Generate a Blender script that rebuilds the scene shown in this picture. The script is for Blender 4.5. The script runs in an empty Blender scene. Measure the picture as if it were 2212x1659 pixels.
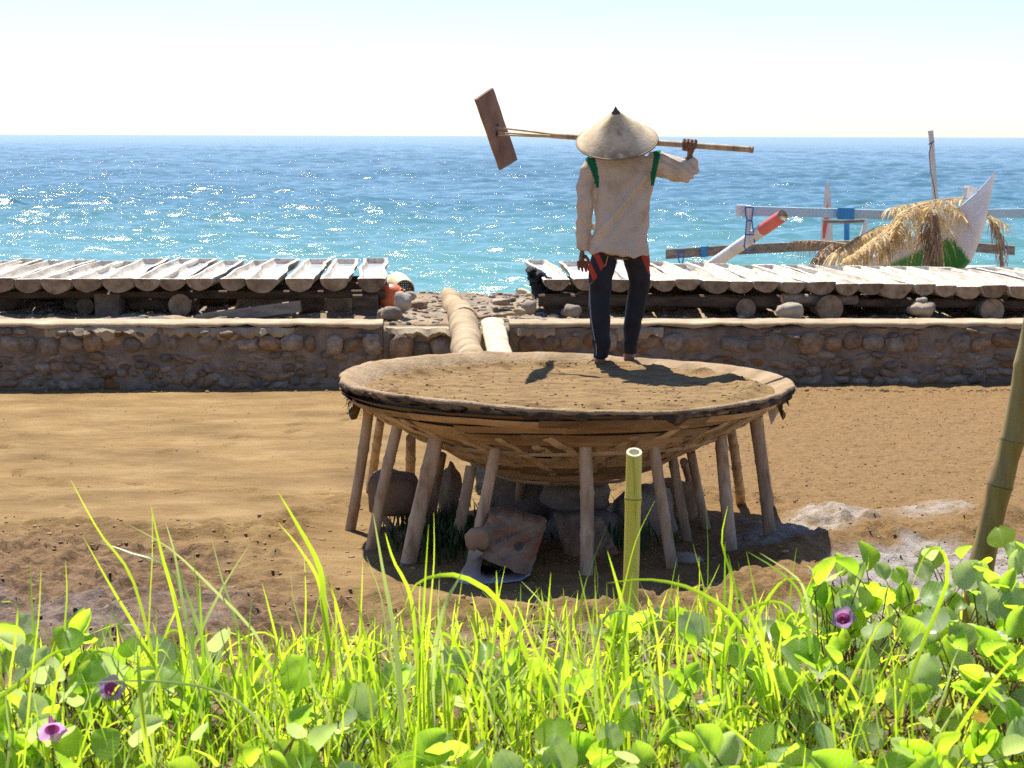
import bpy, math, random
import numpy as np
from mathutils import Vector, Matrix, noise as mnoise
R = math.radians
scene = bpy.context.scene
COL = scene.collection
rng = random.Random(7)

# ------------------------------------------------------------------ camera
CAM_H = 2.47
LENS_PX, CX, CY = 4500.0, 1106.0, 829.5          # focal length in units of a 2212 px wide picture
PITCH = math.atan((829.5 - 293.5) / LENS_PX)
ROLL = R(0.18)
cam_data = bpy.data.cameras.new('camera')
cam_data.sensor_width = 36.0
cam_data.lens = LENS_PX / 2212.0 * 36.0
cam_data.clip_start = 0.05
cam_data.clip_end = 60000.0
cam_data.dof.use_dof = True
cam_data.dof.focus_distance = 9.0
cam_data.dof.aperture_fstop = 14.0
cam = bpy.data.objects.new('camera', cam_data)
COL.objects.link(cam)
CAM_M = (Matrix.Translation((0, 0, CAM_H)) @ Matrix.Rotation(math.pi / 2 - PITCH, 4, 'X') @ Matrix.Rotation(ROLL, 4, 'Z'))
cam.matrix_world = CAM_M
scene.camera = cam

# ------------------------------------------------------------------ light
SUN_VEC = Vector((-0.187, 0.533, 1.0)).normalized()          # towards the sun
sun_el = math.asin(SUN_VEC.z)
sun_az = math.atan2(SUN_VEC.x, SUN_VEC.y)                    # from +Y, clockwise
world = bpy.data.worlds.new('World')
scene.world = world
world.use_nodes = True
wn = world.node_tree.nodes
wl = world.node_tree.links
bg = wn.get('Background') or wn.new('ShaderNodeBackground')
wo = wn.get('World Output') or wn.new('ShaderNodeOutputWorld')
sky = wn.new('ShaderNodeTexSky')
sky.sky_type = 'NISHITA'
sky.sun_disc = False
sky.sun_elevation = sun_el
sky.sun_rotation = sun_az
sky.altitude = 0
sky.air_density = 0.9
sky.dust_density = 0.3
sky.ozone_density = 8.0
wb = wn.new('ShaderNodeMix'); wb.data_type = 'RGBA'; wb.blend_type = 'MULTIPLY'; wb.inputs[0].default_value = 1.0   # white balance of the sky light
wb.inputs[7].default_value = (1.07, 0.975, 0.98, 1)
wl.new(sky.outputs['Color'], wb.inputs[6]); wl.new(wb.outputs[2], bg.inputs['Color'])
bg.inputs['Strength'].default_value = 0.10
wl.new(bg.outputs['Background'], wo.inputs['Surface'])
sun_data = bpy.data.lights.new('sun', 'SUN')
sun_data.energy = 5.0
sun_data.angle = R(0.53)
sun_data.color = (1.0, 0.95, 0.86)
sun = bpy.data.objects.new('sun', sun_data)
COL.objects.link(sun)
sun.location = (0, 0, 30)
sun.rotation_euler = SUN_VEC.to_track_quat('Z', 'Y').to_euler()
scene.view_settings.view_transform = 'Standard'
scene.view_settings.look = 'None'
scene.view_settings.exposure = 0.88
scene.view_settings.gamma = 1.0
scene.view_settings.use_curve_mapping = False
scene.render.engine = 'CYCLES'
scene.cycles.max_bounces = 8
scene.cycles.use_denoising = False           # the denoiser wipes out the sun glints on the sea
scene.cycles.transparent_max_bounces = 8
scene.cycles.sample_clamp_indirect = 6.0
scene.render.film_transparent = False

# ------------------------------------------------------------------ pixel helpers (2212 x 1659 readings -> world points)
def ray(px, py):
    d = Vector(((px - CX) / LENS_PX, -(py - CY) / LENS_PX, -1.0))
    return (CAM_M.to_3x3() @ d)
def at_y(px, py, Y):
    d = ray(px, py); t = Y / d.y
    return Vector((0, 0, CAM_H)) + d * t
def at_z(px, py, z):
    d = ray(px, py); t = (z - CAM_H) / d.z
    return Vector((0, 0, CAM_H)) + d * t
def project(v):
    c = CAM_M.inverted() @ Vector(v)
    return (CX + c.x / -c.z * LENS_PX, CY - c.y / -c.z * LENS_PX)

# ------------------------------------------------------------------ numpy noise
def _hash(ix, iy, seed):
    n = (ix * 374761393 + iy * 668265263 + seed * 1274126177) & 0x7fffffff
    n = ((n ^ (n >> 13)) * 1274126177) & 0x7fffffff
    n = (n ^ (n >> 16))
    return (n & 0xffff) / 65535.0
def vnoise(x, y, seed=0):
    ix = np.floor(x).astype(np.int64); iy = np.floor(y).astype(np.int64)
    fx = x - ix; fy = y - iy
    u = fx * fx * fx * (fx * (fx * 6 - 15) + 10); v = fy * fy * fy * (fy * (fy * 6 - 15) + 10)
    a = _hash(ix, iy, seed); b = _hash(ix + 1, iy, seed); c = _hash(ix, iy + 1, seed); d = _hash(ix + 1, iy + 1, seed)
    return (a + (b - a) * u) * (1 - v) + (c + (d - c) * u) * v - 0.5
def fbm(x, y, oct=4, seed=0, gain=0.5):
    s = 0; a = 1.0
    for o in range(oct):
        s = s + a * vnoise(x * 2 ** o + 17.3 * o, y * 2 ** o - 9.1 * o, seed + o); a *= gain
    return s
def sstep(a, b, x):
    t = np.clip((x - a) / (b - a), 0, 1); return t * t * (3 - 2 * t)
def poly_sd(px, py, poly):
    """signed distance to a polygon, positive inside"""
    d = np.full(px.shape, 1e9); inside = np.zeros(px.shape, bool)
    n = len(poly)
    for i in range(n):
        x1, y1 = poly[i]; x2, y2 = poly[(i + 1) % n]
        ex, ey = x2 - x1, y2 - y1
        t = np.clip(((px - x1) * ex + (py - y1) * ey) / (ex * ex + ey * ey + 1e-9), 0, 1)
        d = np.minimum(d, np.hypot(px - x1 - ex * t, py - y1 - ey * t))
        c = ((y1 > py) != (y2 > py)) & (px < (x2 - x1) * (py - y1) / ((y2 - y1) if abs(y2 - y1) > 1e-9 else 1e-9) + x1)
        inside ^= c
    return np.where(inside, d, -d)

# ------------------------------------------------------------------ materials
def new_mat(name):
    m = bpy.data.materials.new(name); m.use_nodes = True
    nt = m.node_tree
    for n in list(nt.nodes): nt.nodes.remove(n)
    out = nt.nodes.new('ShaderNodeOutputMaterial')
    return m, nt, out
def nd(nt, kind, **kw):
    n = nt.nodes.new('ShaderNode' + kind)
    for k, v in kw.items():
        if k in ('operation', 'blend_type', 'data_type', 'noise_dimensions', 'feature', 'attribute_name', 'distance', 'musgrave_type', 'wave_type', 'bands_direction', 'use_clamp', 'interpolation_type'):
            setattr(n, k, v)
        else:
            n.inputs[k.replace('_', ' ')].default_value = v
    return n
def mixc(nt, fac, a, b, blend='MIX'):
    n = nt.nodes.new('ShaderNodeMix'); n.data_type = 'RGBA'; n.blend_type = blend
    for sock, val in ((n.inputs[0], fac), (n.inputs[6], a), (n.inputs[7], b)):
        if hasattr(val, 'is_linked') or hasattr(val, 'links'): nt.links.new(val, sock)
        else: sock.default_value = val if not isinstance(val, tuple) else (*val, 1.0)[:4]
    return n.outputs[2]
def ramp(nt, fac, stops):
    r = nt.nodes.new('ShaderNodeValToRGB')
    cr = r.color_ramp
    while len(cr.elements) < len(stops): cr.elements.new(0.5)
    for e, (p, c) in zip(cr.elements, stops):
        e.position = p; e.color = (*c, 1.0) if isinstance(c, tuple) else (c, c, c, 1.0)
    nt.links.new(fac, r.inputs[0])
    return r.outputs[0]
def coords(nt, scale=(1, 1, 1), world=False, rand=True):
    if world:
        src = nt.nodes.new('ShaderNodeNewGeometry').outputs['Position']
    else:
        src = nt.nodes.new('ShaderNodeTexCoord').outputs['Object']
    mp = nt.nodes.new('ShaderNodeMapping'); mp.inputs['Scale'].default_value = scale
    nt.links.new(src, mp.inputs['Vector'])
    if rand and not world:
        oi = nt.nodes.new('ShaderNodeObjectInfo')
        vm = nt.nodes.new('ShaderNodeVectorMath'); vm.operation = 'SCALE'; vm.inputs[3].default_value = 37.0
        cb = nt.nodes.new('ShaderNodeCombineXYZ')
        for i in range(3): nt.links.new(oi.outputs['Random'], cb.inputs[i])
        nt.links.new(cb.outputs[0], vm.inputs[0])
        nt.links.new(vm.outputs[0], mp.inputs['Location'])
    return mp.outputs[0]
def noise_tex(nt, vec, scale, detail=5, rough=0.6):
    n = nt.nodes.new('ShaderNodeTexNoise')
    n.inputs['Scale'].default_value = scale; n.inputs['Detail'].default_value = detail; n.inputs['Roughness'].default_value = rough
    nt.links.new(vec, n.inputs['Vector'])
    return n.outputs['Fac']
def bsdf(nt, out, col, rough=0.85, spec=0.25):
    p = nt.nodes.new('ShaderNodeBsdfPrincipled')
    p.inputs['Roughness'].default_value = rough; p.inputs['Specular IOR Level'].default_value = spec
    if isinstance(col, tuple): p.inputs['Base Color'].default_value = (*col, 1)
    else: nt.links.new(col, p.inputs['Base Color'])
    nt.links.new(p.outputs[0], out.inputs['Surface'])
    return p
def bump(nt, p, height, strength=0.5, dist=0.02):
    b = nt.nodes.new('ShaderNodeBump'); b.inputs['Strength'].default_value = strength; b.inputs['Distance'].default_value = dist
    nt.links.new(height, b.inputs['Height']); nt.links.new(b.outputs[0], p.inputs['Normal'])
    return b
MATS = {}
def simple(name, stops, scale=6.0, stretch=(1, 1, 1), rough=0.85, spec=0.25, bstr=0.5, bscale=40.0, bdist=0.01, world=False, vary=0.25, detail=9):
    """two or three tone noise coloured matte material with fine relief; each object gets its own tint"""
    m, nt, out = new_mat(name)
    v = coords(nt, stretch, world)
    f = noise_tex(nt, v, scale, detail)
    n = len(stops)
    c = ramp(nt, f, [(0.5 + (i - (n - 1) / 2) * 0.36 / max(1, n - 1), s) for i, s in enumerate(stops)]) if n > 1 else None
    if c is None:
        rgb = nt.nodes.new('ShaderNodeRGB'); rgb.outputs[0].default_value = (*stops[0], 1); c = rgb.outputs[0]
    if vary:
        oi = nt.nodes.new('ShaderNodeObjectInfo')
        mr = nt.nodes.new('ShaderNodeMapRange'); mr.inputs['To Min'].default_value = 1 - vary; mr.inputs['To Max'].default_value = 1 + vary
        nt.links.new(oi.outputs['Random'], mr.inputs['Value'])
        c = mixc(nt, 1.0, c, mr.outputs[0], 'MULTIPLY')
    p = bsdf(nt, out, c, rough, spec)
    if bstr: bump(nt, p, noise_tex(nt, v, bscale, 5), bstr, bdist)
    MATS[name] = m
    return m

# ------------------------------------------------------------------ objects
def tag(o, label=None, cat=None, group=None, kind=None):
    if label: o['label'] = label
    if cat: o['category'] = cat
    if group: o['group'] = group
    if kind: o['kind'] = kind
    return o
def empty(name, loc=(0, 0, 0), rotz=0.0, label=None, cat=None, group=None):
    o = bpy.data.objects.new(name, None); o.empty_display_size = 0.1
    o.location = loc; o.rotation_euler = (0, 0, rotz); COL.objects.link(o)
    return tag(o, label, cat, group)
class MB:
    """collects verts and faces into one mesh"""
    def __init__(s): s.v = []; s.f = []; s.mi = []
    def add(s, v, f, mi=0):
        b = len(s.v); s.v += [tuple(p) for p in v]
        s.f += [tuple(i + b for i in q) for q in f]; s.mi += [mi] * len(f)
        return s
    def box(s, c, size, M=None, mi=0):
        x, y, z = (k / 2 for k in size)
        v = [Vector((a * x, b * y, d * z)) for d in (-1, 1) for b in (-1, 1) for a in (-1, 1)]
        if M is not None: v = [M @ p for p in v]
        v = [p + Vector(c) for p in v]
        return s.add(v, [(0, 2, 3, 1), (4, 5, 7, 6), (0, 1, 5, 4), (2, 6, 7, 3), (0, 4, 6, 2), (1, 3, 7, 5)], mi)
    def tube(s, pts, rad, n=10, caps=True, mi=0, hollow=False, squash=1.0):
        pts = [Vector(p) for p in pts]
        if not hasattr(rad, '__len__'): rad = [rad] * len(pts)
        V = []; F = []
        ref = None
        for i, p in enumerate(pts):
            t = (pts[min(i + 1, len(pts) - 1)] - pts[max(i - 1, 0)])
            if t.length < 1e-9: t = Vector((0, 0, 1))
            t.normalize()
            if ref is None:
                ref = Vector((0, 0, 1)) if abs(t.z) < 0.9 else Vector((1, 0, 0))
            a = t.cross(ref).normalized(); b = a.cross(t).normalized(); ref = b
            for k in range(n):
                th = 2 * math.pi * k / n
                V.append(p + (a * math.cos(th) + b * math.sin(th) * squash) * rad[i])
        for i in range(len(pts) - 1):
            for k in range(n):
                F.append((i * n + k, i * n + (k + 1) % n, (i + 1) * n + (k + 1) % n, (i + 1) * n + k))
        if caps:
            F.append(tuple(range(n))); F.append(tuple((len(pts) - 1) * n + k for k in reversed(range(n))))
        return s.add(V, F, mi)
    def loft(s, rings, closed=True, caps=True, mi=0):
        n = len(rings[0]); V = [p for r in rings for p in r]; F = []
        for i in range(len(rings) - 1):
            for k in range(n if closed else n - 1):
                F.append((i * n + k, i * n + (k + 1) % n, (i + 1) * n + (k + 1) % n, (i + 1) * n + k))
        if caps and closed:
            F.append(tuple(reversed(range(n)))); F.append(tuple((len(rings) - 1) * n + k for k in range(n)))
        return s.add(V, F, mi)
    def mesh(s, name, mats=None, smooth=True):
        m = bpy.data.meshes.new(name); m.from_pydata([tuple(p) for p in s.v], [], s.f)
        if mats:
            for q in (mats if isinstance(mats, (list, tuple)) else [mats]): m.materials.append(q)
            if isinstance(mats, (list, tuple)) and len(mats) > 1: m.polygons.foreach_set('material_index', s.mi)
        if smooth: m.polygons.foreach_set('use_smooth', [True] * len(m.polygons))
        m.validate(); m.update()
        return m
    def obj(s, name, mats=None, parent=None, smooth=True, loc=(0, 0, 0), sharp=None):
        o = bpy.data.objects.new(name, s.mesh(name, mats, smooth))
        if sharp is not None and smooth: o.data.set_sharp_from_angle(angle=R(sharp))
        COL.objects.link(o); o.location = loc
        if parent: o.parent = parent
        return o
def inst(name, mesh, parent=None, loc=(0, 0, 0), rot=(0, 0, 0), scale=(1, 1, 1), M=None):
    o = bpy.data.objects.new(name, mesh); COL.objects.link(o)
    if parent: o.parent = parent
    if M is not None: o.matrix_local = M
    else:
        o.location = loc; o.rotation_euler = rot; o.scale = scale
    return o
def grid_obj(name, X, Y, Z, mat, attrs=None):
    ny, nx = X.shape
    v = np.stack([X, Y, Z], -1).reshape(-1, 3)
    i = np.arange(ny * nx).reshape(ny, nx)
    q = np.stack([i[:-1, :-1], i[:-1, 1:], i[1:, 1:], i[1:, :-1]], -1).reshape(-1, 4)
    m = bpy.data.meshes.new(name)
    m.vertices.add(len(v)); m.vertices.foreach_set('co', v.astype(np.float32).ravel())
    m.loops.add(q.size); m.loops.foreach_set('vertex_index', q.astype(np.int32).ravel())
    m.polygons.add(len(q)); m.polygons.foreach_set('loop_start', np.arange(0, q.size, 4, dtype=np.int32))
    m.polygons.foreach_set('use_smooth', np.ones(len(q), bool))
    m.update(calc_edges=True); m.validate()
    if attrs:
        for k, a in attrs.items():
            at = m.attributes.new(k, 'FLOAT', 'POINT'); at.data.foreach_set('value', a.astype(np.float32).ravel())
    m.materials.append(mat)
    o = bpy.data.objects.new(name, m); COL.objects.link(o)
    return o
def ico(sub=1):
    import bmesh
    bm = bmesh.new(); bmesh.ops.create_icosphere(bm, subdivisions=sub, radius=1.0)
    v = [p.co.copy() for p in bm.verts]; f = [tuple(q.index for q in fc.verts) for fc in bm.faces]
    bm.free(); return v, f
ICO1, ICO2, ICO3 = ico(1), ico(2), ico(3)
def lump(seed, size=(1, 1, 1), rough=0.35, sub=2, freq=1.1, boxy=0.0):
    v, f = (ICO1, ICO2, ICO3)[sub - 1]
    off = Vector((seed * 7.31, seed * 3.17, seed * 1.93)); out = []
    for p in v:
        q = p.copy()
        if boxy:
            m = max(abs(q.x), abs(q.y), abs(q.z)); q = q * (1 - boxy) + (q / m) * boxy * 0.85
        k = 1 + rough * mnoise.noise(p * freq + off) + rough * 0.4 * mnoise.noise(p * freq * 2.7 + off)
        out.append(Vector((q.x * size[0], q.y * size[1], q.z * size[2])) * k)
    return out, f
def jit(a): return rng.uniform(-a, a)
def attr(nt, name):
    a = nt.nodes.new('ShaderNodeAttribute'); a.attribute_name = name
    return a.outputs['Fac']
# ================================================================== GROUND
def g2(px, py): 
    p = at_z(px, py, 0.0); return (p.x, p.y)
SALT_POLY = [g2(*q) for q in [(2420, 1168), (2200, 1172), (2080, 1178), (1960, 1176), (1890, 1196), (1850, 1215), (1795, 1262), (1770, 1300), (1690, 1330), (1610, 1345), (1560, 1400), (1500, 1470), (1480, 1560), (2420, 1560)]]
CRUST = [[g2(*q) for q in [(1600, 1168), (1640, 1135), (1720, 1128), (1800, 1108), (1880, 1112), (1900, 1135), (1840, 1160), (1760, 1185), (1680, 1200)]],
         [g2(*q) for q in [(1480, 1268), (1560, 1255), (1600, 1262), (1550, 1278)]],
         [g2(*q) for q in [(1940, 1105), (2080, 1092), (2100, 1106), (1980, 1122)]]]
MUD = [[g2(*q) for q in [(-200, 1165), (120, 1150), (300, 1160), (520, 1190), (700, 1290), (1000, 1330), (1500, 1340), (1480, 1600), (-200, 1600)]]]
GREY = [[g2(*q) for q in [(-80, 1265), (260, 1250), (460, 1300), (420, 1370), (60, 1400), (-80, 1400)]],
        [g2(*q) for q in [(600, 1425), (900, 1400), (1010, 1440), (900, 1500), (650, 1500)]]]
TRAY_C = at_z(1225, 822, 1.0)
def tilt(x): return 0.005 * np.clip(x, -6, 6) + 0.0
def bank(x, y):
    edge = 5.35 + 0.12 * np.sin(x * 1.3) + 0.25 * fbm(x * 0.9, y * 0.9, 3, 5)
    h = 1.16 + 0.035 * np.clip(x, -2, 3)
    return h * (1 - sstep(edge - 0.1, edge + 2.2, y)) + 0.05 * fbm(x * 2.2, y * 2.2, 4, 3) * (y < 8)
_rf = random.Random(17); FEET = []
for (x0, y0, x1, y1, k) in ((-4.6, 15.2, -1.2, 14.1, 10), (-0.9, 19.3, -2.6, 16.2, 9), (-4.3, 17.6, -3.0, 13.6, 8)):
    for i in range(k):
        t = (i + _rf.uniform(-0.15, 0.15)) / (k - 1); a = math.atan2(y1 - y0, x1 - x0); s_ = 0.11 * (1 if i % 2 else -1)
        FEET.append((x0 + (x1 - x0) * t - math.sin(a) * s_, y0 + (y1 - y0) * t + math.cos(a) * s_, a + _rf.uniform(-0.25, 0.25)))
def ground_maps(X, Y):
    n1 = fbm(X * 2.0, Y * 2.0, 4, 11); n2 = fbm(X * 7, Y * 7, 4, 21)
    sd = poly_sd(X, Y, SALT_POLY) + 0.22 * n1 + 0.06 * n2
    salt = sstep(-0.10, 0.12, sd)
    crust = np.zeros_like(X)
    for p in CRUST: crust = np.maximum(crust, sstep(-0.12, 0.15, poly_sd(X, Y, p) + 0.25 * n1 + 0.1 * n2))
    mud = np.zeros_like(X)
    for p in MUD: mud = np.maximum(mud, sstep(-0.35, 0.5, poly_sd(X, Y, p) + 0.6 * n1))
    grey = np.zeros_like(X)
    for p in GREY: grey = np.maximum(grey, sstep(-0.3, 0.4, poly_sd(X, Y, p) + 0.7 * n1 + 0.3 * n2))
    rough = sstep(0.2, 1.6, X + 0.3 * n1 - 0.0) * sstep(7.5, 9, Y)
    return salt, crust, mud, grey, rough, sd, n1, n2
def ground_h(X, Y):
    salt, crust, mud, grey, rough, sd, n1, n2 = ground_maps(X, Y)
    h = tilt(X) * sstep(9, 18, Y)
    smooth = 0.010 * vnoise(X * 0.7, Y * 1.1, 31) + 0.006 * fbm(X * 3.0, Y * 4.5, 4, 33) + 0.004 * n2
    crumb = 0.016 * n2 + 0.022 * np.maximum(0, fbm(X * 14, Y * 14, 3, 41) - 0.12)
    h = h + smooth * (1 - mud) + crumb * rough
    rid = 0.5 - np.abs(fbm(X * 3.2, Y * 4.2, 4, 51))
    h = h + mud * (0.04 * n1 + 0.08 * (rid - 0.3) * sstep(0.05, 0.45, rid) + 0.03 * n2)
    h = h + 0.10 * np.exp(-((sd + 0.28) / 0.22) ** 2) * (1 + 0.8 * n1 + 0.5 * n2) * (Y > 8.5)
    h = h - 0.03 * salt + salt * 0.012 * n2 + 0.09 * mud * np.maximum(0, fbm(X * 8, Y * 10, 4, 61) - 0.05) + 0.06 * mud * np.maximum(0, fbm(X * 15, Y * 17, 3, 63) - 0.1) - 0.06 * mud * np.maximum(0, fbm(X * 7, Y * 9, 3, 62) - 0.18)
    h = h + crust * 0.02 * (1 + n2)
    for fx, fy, fa in FEET:                              # shallow footprints crossing the smooth field
        u_ = (X - fx) * math.cos(fa) + (Y - fy) * math.sin(fa); v_ = -(X - fx) * math.sin(fa) + (Y - fy) * math.cos(fa)
        q = (u_ / 0.125) ** 2 + (v_ / 0.052) ** 2
        h = h - 0.022 * np.exp(-q ** 2) + 0.010 * np.exp(-((np.sqrt(q) - 1.35) / 0.25) ** 2)
    # low berm closing the smooth drying field towards the front left
    yb = 13.0 + 0.25 * np.sin(X * 0.9)
    h = h + 0.05 * np.exp(-((Y - yb) / 0.35) ** 2) * (X < -1.3) * (1 + 1.2 * n2)
    # shallow dished footing of the round basin
    d = np.hypot(X - TRAY_C.x, Y - TRAY_C.y)
    h = h + 0.05 * np.exp(-((d - 1.95) / 0.25) ** 2) * (0.7 + n1 + n2)
    return h + bank(X, Y)
def axis(parts):
    out = []
    for a, b, st in parts: out += list(np.arange(a, b, st))
    return np.array(out + [parts[-1][1]])
gx = axis([(-60, -14, 2.0), (-14, -6.6, 0.25), (-6.6, 6.6, 0.026), (6.6, 14, 0.25), (14, 60, 2.0)])
gy = axis([(-12, 2.4, 0.4), (2.4, 6.4, 0.05), (6.4, 9.4, 0.06), (9.4, 14.4, 0.026), (14.4, 20.6, 0.034), (20.6, 21.6, 0.1)])
GXX, GYY = np.meshgrid(gx, gy)
GZ = ground_h(GXX, GYY)
_s, _c, _m, _g, _r, _sd, _n1, _n2 = ground_maps(GXX, GYY)
_bank = (1 - sstep(7.2, 8.4, GYY))

def ground_material():
    m, nt, out = new_mat('earth')
    pos = coords(nt, (1, 1, 1), True); stre = coords(nt, (0.85, 1.5, 1), True)
    big = noise_tex(nt, stre, 1.5, 10, 0.68)
    tan = ramp(nt, big, [(0.34, (0.20, 0.118, 0.044)), (0.5, (0.278, 0.174, 0.067)), (0.66, (0.355, 0.236, 0.104))])
    dmp = ramp(nt, noise_tex(nt, coords(nt, (0.8, 1.3, 1), True), 0.9, 8, 0.68), [(0.38, 0.84), (0.52, 1.0), (0.66, 1.05)])
    tan = mixc(nt, 1.0, tan, dmp, 'MULTIPLY')
    fine = noise_tex(nt, pos, 26, 6, 0.7)
    rough_col = ramp(nt, fine, [(0.3, (0.11, 0.062, 0.027)), (0.45, (0.225, 0.132, 0.051)), (0.7, (0.30, 0.187, 0.078))])
    c = mixc(nt, attr(nt, 'rough'), tan, rough_col)
    mudn = noise_tex(nt, coords(nt, (1, 1.6, 1), True), 5.5, 7, 0.7)
    mud_col = ramp(nt, mudn, [(0.36, (0.085, 0.05, 0.028)), (0.52, (0.215, 0.13, 0.062)), (0.68, (0.295, 0.193, 0.102))])
    vc = nt.nodes.new('ShaderNodeTexVoronoi'); vc.feature = 'DISTANCE_TO_EDGE'; vc.inputs['Scale'].default_value = 6.5
    wv = nt.nodes.new('ShaderNodeMix'); wv.data_type = 'VECTOR'; wv.inputs[0].default_value = 0.12
    nz = nt.nodes.new('ShaderNodeTexNoise'); nz.inputs['Scale'].default_value = 5.0; nt.links.new(pos, nz.inputs['Vector'])
    nt.links.new(pos, wv.inputs[4]); nt.links.new(nz.outputs['Color'], wv.inputs[5]); nt.links.new(wv.outputs[1], vc.inputs['Vector'])
    crk = ramp(nt, vc.outputs['Distance'], [(0.012, 0.75), (0.045, 0.0)])
    crm = nt.nodes.new('ShaderNodeMath'); crm.operation = 'MULTIPLY'; nt.links.new(crk, crm.inputs[0])
    nt.links.new(ramp(nt, noise_tex(nt, pos, 1.7, 4), [(0.47, 0.0), (0.58, 1.0)]), crm.inputs[1])
    mud_col = mixc(nt, crm.outputs[0], mud_col, (0.06, 0.038, 0.026))
    pit = ramp(nt, noise_tex(nt, coords(nt, (1, 1.5, 1), True), 12, 5, 0.7), [(0.60, 0.0), (0.68, 0.8)]); mud_col = mixc(nt, pit, mud_col, (0.075, 0.045, 0.028))
    c = mixc(nt, attr(nt, 'mud'), c, mud_col)
    grey_col = ramp(nt, noise_tex(nt, pos, 11, 6, 0.7), [(0.35, (0.075, 0.055, 0.05)), (0.6, (0.26, 0.20, 0.17)), (0.75, (0.40, 0.34, 0.30))])
    gm = nt.nodes.new('ShaderNodeMath'); gm.operation = 'MULTIPLY'; gm.inputs[1].default_value = 0.8
    nt.links.new(attr(nt, 'grey'), gm.inputs[0])
    c = mixc(nt, gm.outputs[0], c, grey_col)
    saltn = noise_tex(nt, pos, 6.0, 8, 0.7)
    salt_col = ramp(nt, saltn, [(0.33, (0.17, 0.12, 0.085)), (0.46, (0.33, 0.285, 0.245)), (0.7, (0.46, 0.425, 0.385))])
    c = mixc(nt, attr(nt, 'salt'), c, salt_col)
    cr = nt.nodes.new('ShaderNodeMath'); cr.operation = 'MULTIPLY'; cr.inputs[1].default_value = 0.85
    nt.links.new(attr(nt, 'crust'), cr.inputs[0])
    c = mixc(nt, cr.outputs[0], c, ramp(nt, noise_tex(nt, pos, 9, 7, 0.75), [(0.36, (0.24, 0.17, 0.10)), (0.6, (0.46, 0.41, 0.355))]))
    bank_col = ramp(nt, noise_tex(nt, pos, 18, 7, 0.7), [(0.3, (0.10, 0.06, 0.035)), (0.55, (0.27, 0.17, 0.10)), (0.75, (0.42, 0.30, 0.19))])
    c = mixc(nt, attr(nt, 'bank'), c, bank_col)
    # dark crumbs and pits sprinkled on the surface
    sp = noise_tex(nt, pos, 47, 3, 0.6)
    spm = ramp(nt, sp, [(0.64, 0.0), (0.69, 1.0)])
    spk = nt.nodes.new('ShaderNodeMath'); spk.operation = 'MULTIPLY'
    mr = nt.nodes.new('ShaderNodeMapRange'); mr.inputs['To Min'].default_value = 0.05; mr.inputs['To Max'].default_value = 0.7
    nt.links.new(attr(nt, 'rough'), mr.inputs['Value']); nt.links.new(spm, spk.inputs[0]); nt.links.new(mr.outputs[0], spk.inputs[1])
    c = mixc(nt, spk.outputs[0], c, (0.11, 0.06, 0.03))
    p = bsdf(nt, out, c, 0.9, 0.15)
    h = nt.nodes.new('ShaderNodeMath'); h.operation = 'ADD'
    nt.links.new(noise_tex(nt, pos, 38, 8, 0.75), h.inputs[0]); nt.links.new(noise_tex(nt, stre, 7, 8, 0.65), h.inputs[1])
    bump(nt, p, h.outputs[0], 0.8, 0.028)
    return m
ground = grid_obj('ground', GXX, GYY, GZ, ground_material(), dict(salt=_s, crust=_c, mud=_m, grey=_g, rough=_r, bank=_bank))
tag(ground, kind='structure')
def gz(x, y):
    return float(ground_h(np.array([[x]], float), np.array([[y]], float))[0, 0])

# ------------------------------------------------------------------ BEACH (terrace behind the wall, falling to the sea)
WYAW = math.atan(0.045)
def wall_y(x): return 20.6 + 0.045 * x
def beach_h(X, Y):
    top = 0.585 + 0.0 * X
    crest = 25.0 + 0.3 * np.sin(X * 0.8)
    fall = np.maximum(0, Y - crest) * 0.17
    return top - fall * sstep(0, 1.2, Y - crest + 0.4) + 0.05 * fbm(X * 1.6, Y * 1.6, 4, 71) + 0.035 * fbm(X * 7, Y * 7, 3, 72) - 1.3 * (1 - sstep(-0.02, 0.1, Y - (wall_y(X) + 0.12)))
bx = axis([(-60, -9, 1.5), (-9, 9, 0.06), (9, 60, 1.5)])
by = axis([(20.0, 26.5, 0.05), (26.5, 60, 0.6)])
BX, BY = np.meshgrid(bx, by)
def beach_material():
    m, nt, out = new_mat('beach_sand')
    pos = coords(nt, (1, 1, 1), True)
    c = ramp(nt, noise_tex(nt, pos, 2.2, 7, 0.65), [(0.35, (0.17, 0.115, 0.07)), (0.52, (0.33, 0.24, 0.145)), (0.7, (0.42, 0.32, 0.20))])
    vo = nt.nodes.new('ShaderNodeTexVoronoi'); vo.inputs['Scale'].default_value = 9.0
    nt.links.new(pos, vo.inputs['Vector'])
    peb = ramp(nt, noise_tex(nt, pos, 1.3, 5, 0.6), [(0.47, 0.0), (0.6, 0.75)])
    pc = ramp(nt, vo.outputs['Color'], [(0.2, (0.13, 0.12, 0.115)), (0.5, (0.27, 0.24, 0.21)), (0.85, (0.42, 0.37, 0.31))])
    c = mixc(nt, peb, c, pc)
    p = bsdf(nt, out, c, 0.9, 0.2)
    bump(nt, p, noise_tex(nt, pos, 22, 7, 0.7), 0.7, 0.04)
    return m
beach = grid_obj('beach', BX, BY, beach_h(BX, BY), beach_material()); tag(beach, kind='structure')
def bz(x, y): return float(beach_h(np.array([[x]], float), np.array([[y]], float))[0, 0])

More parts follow.
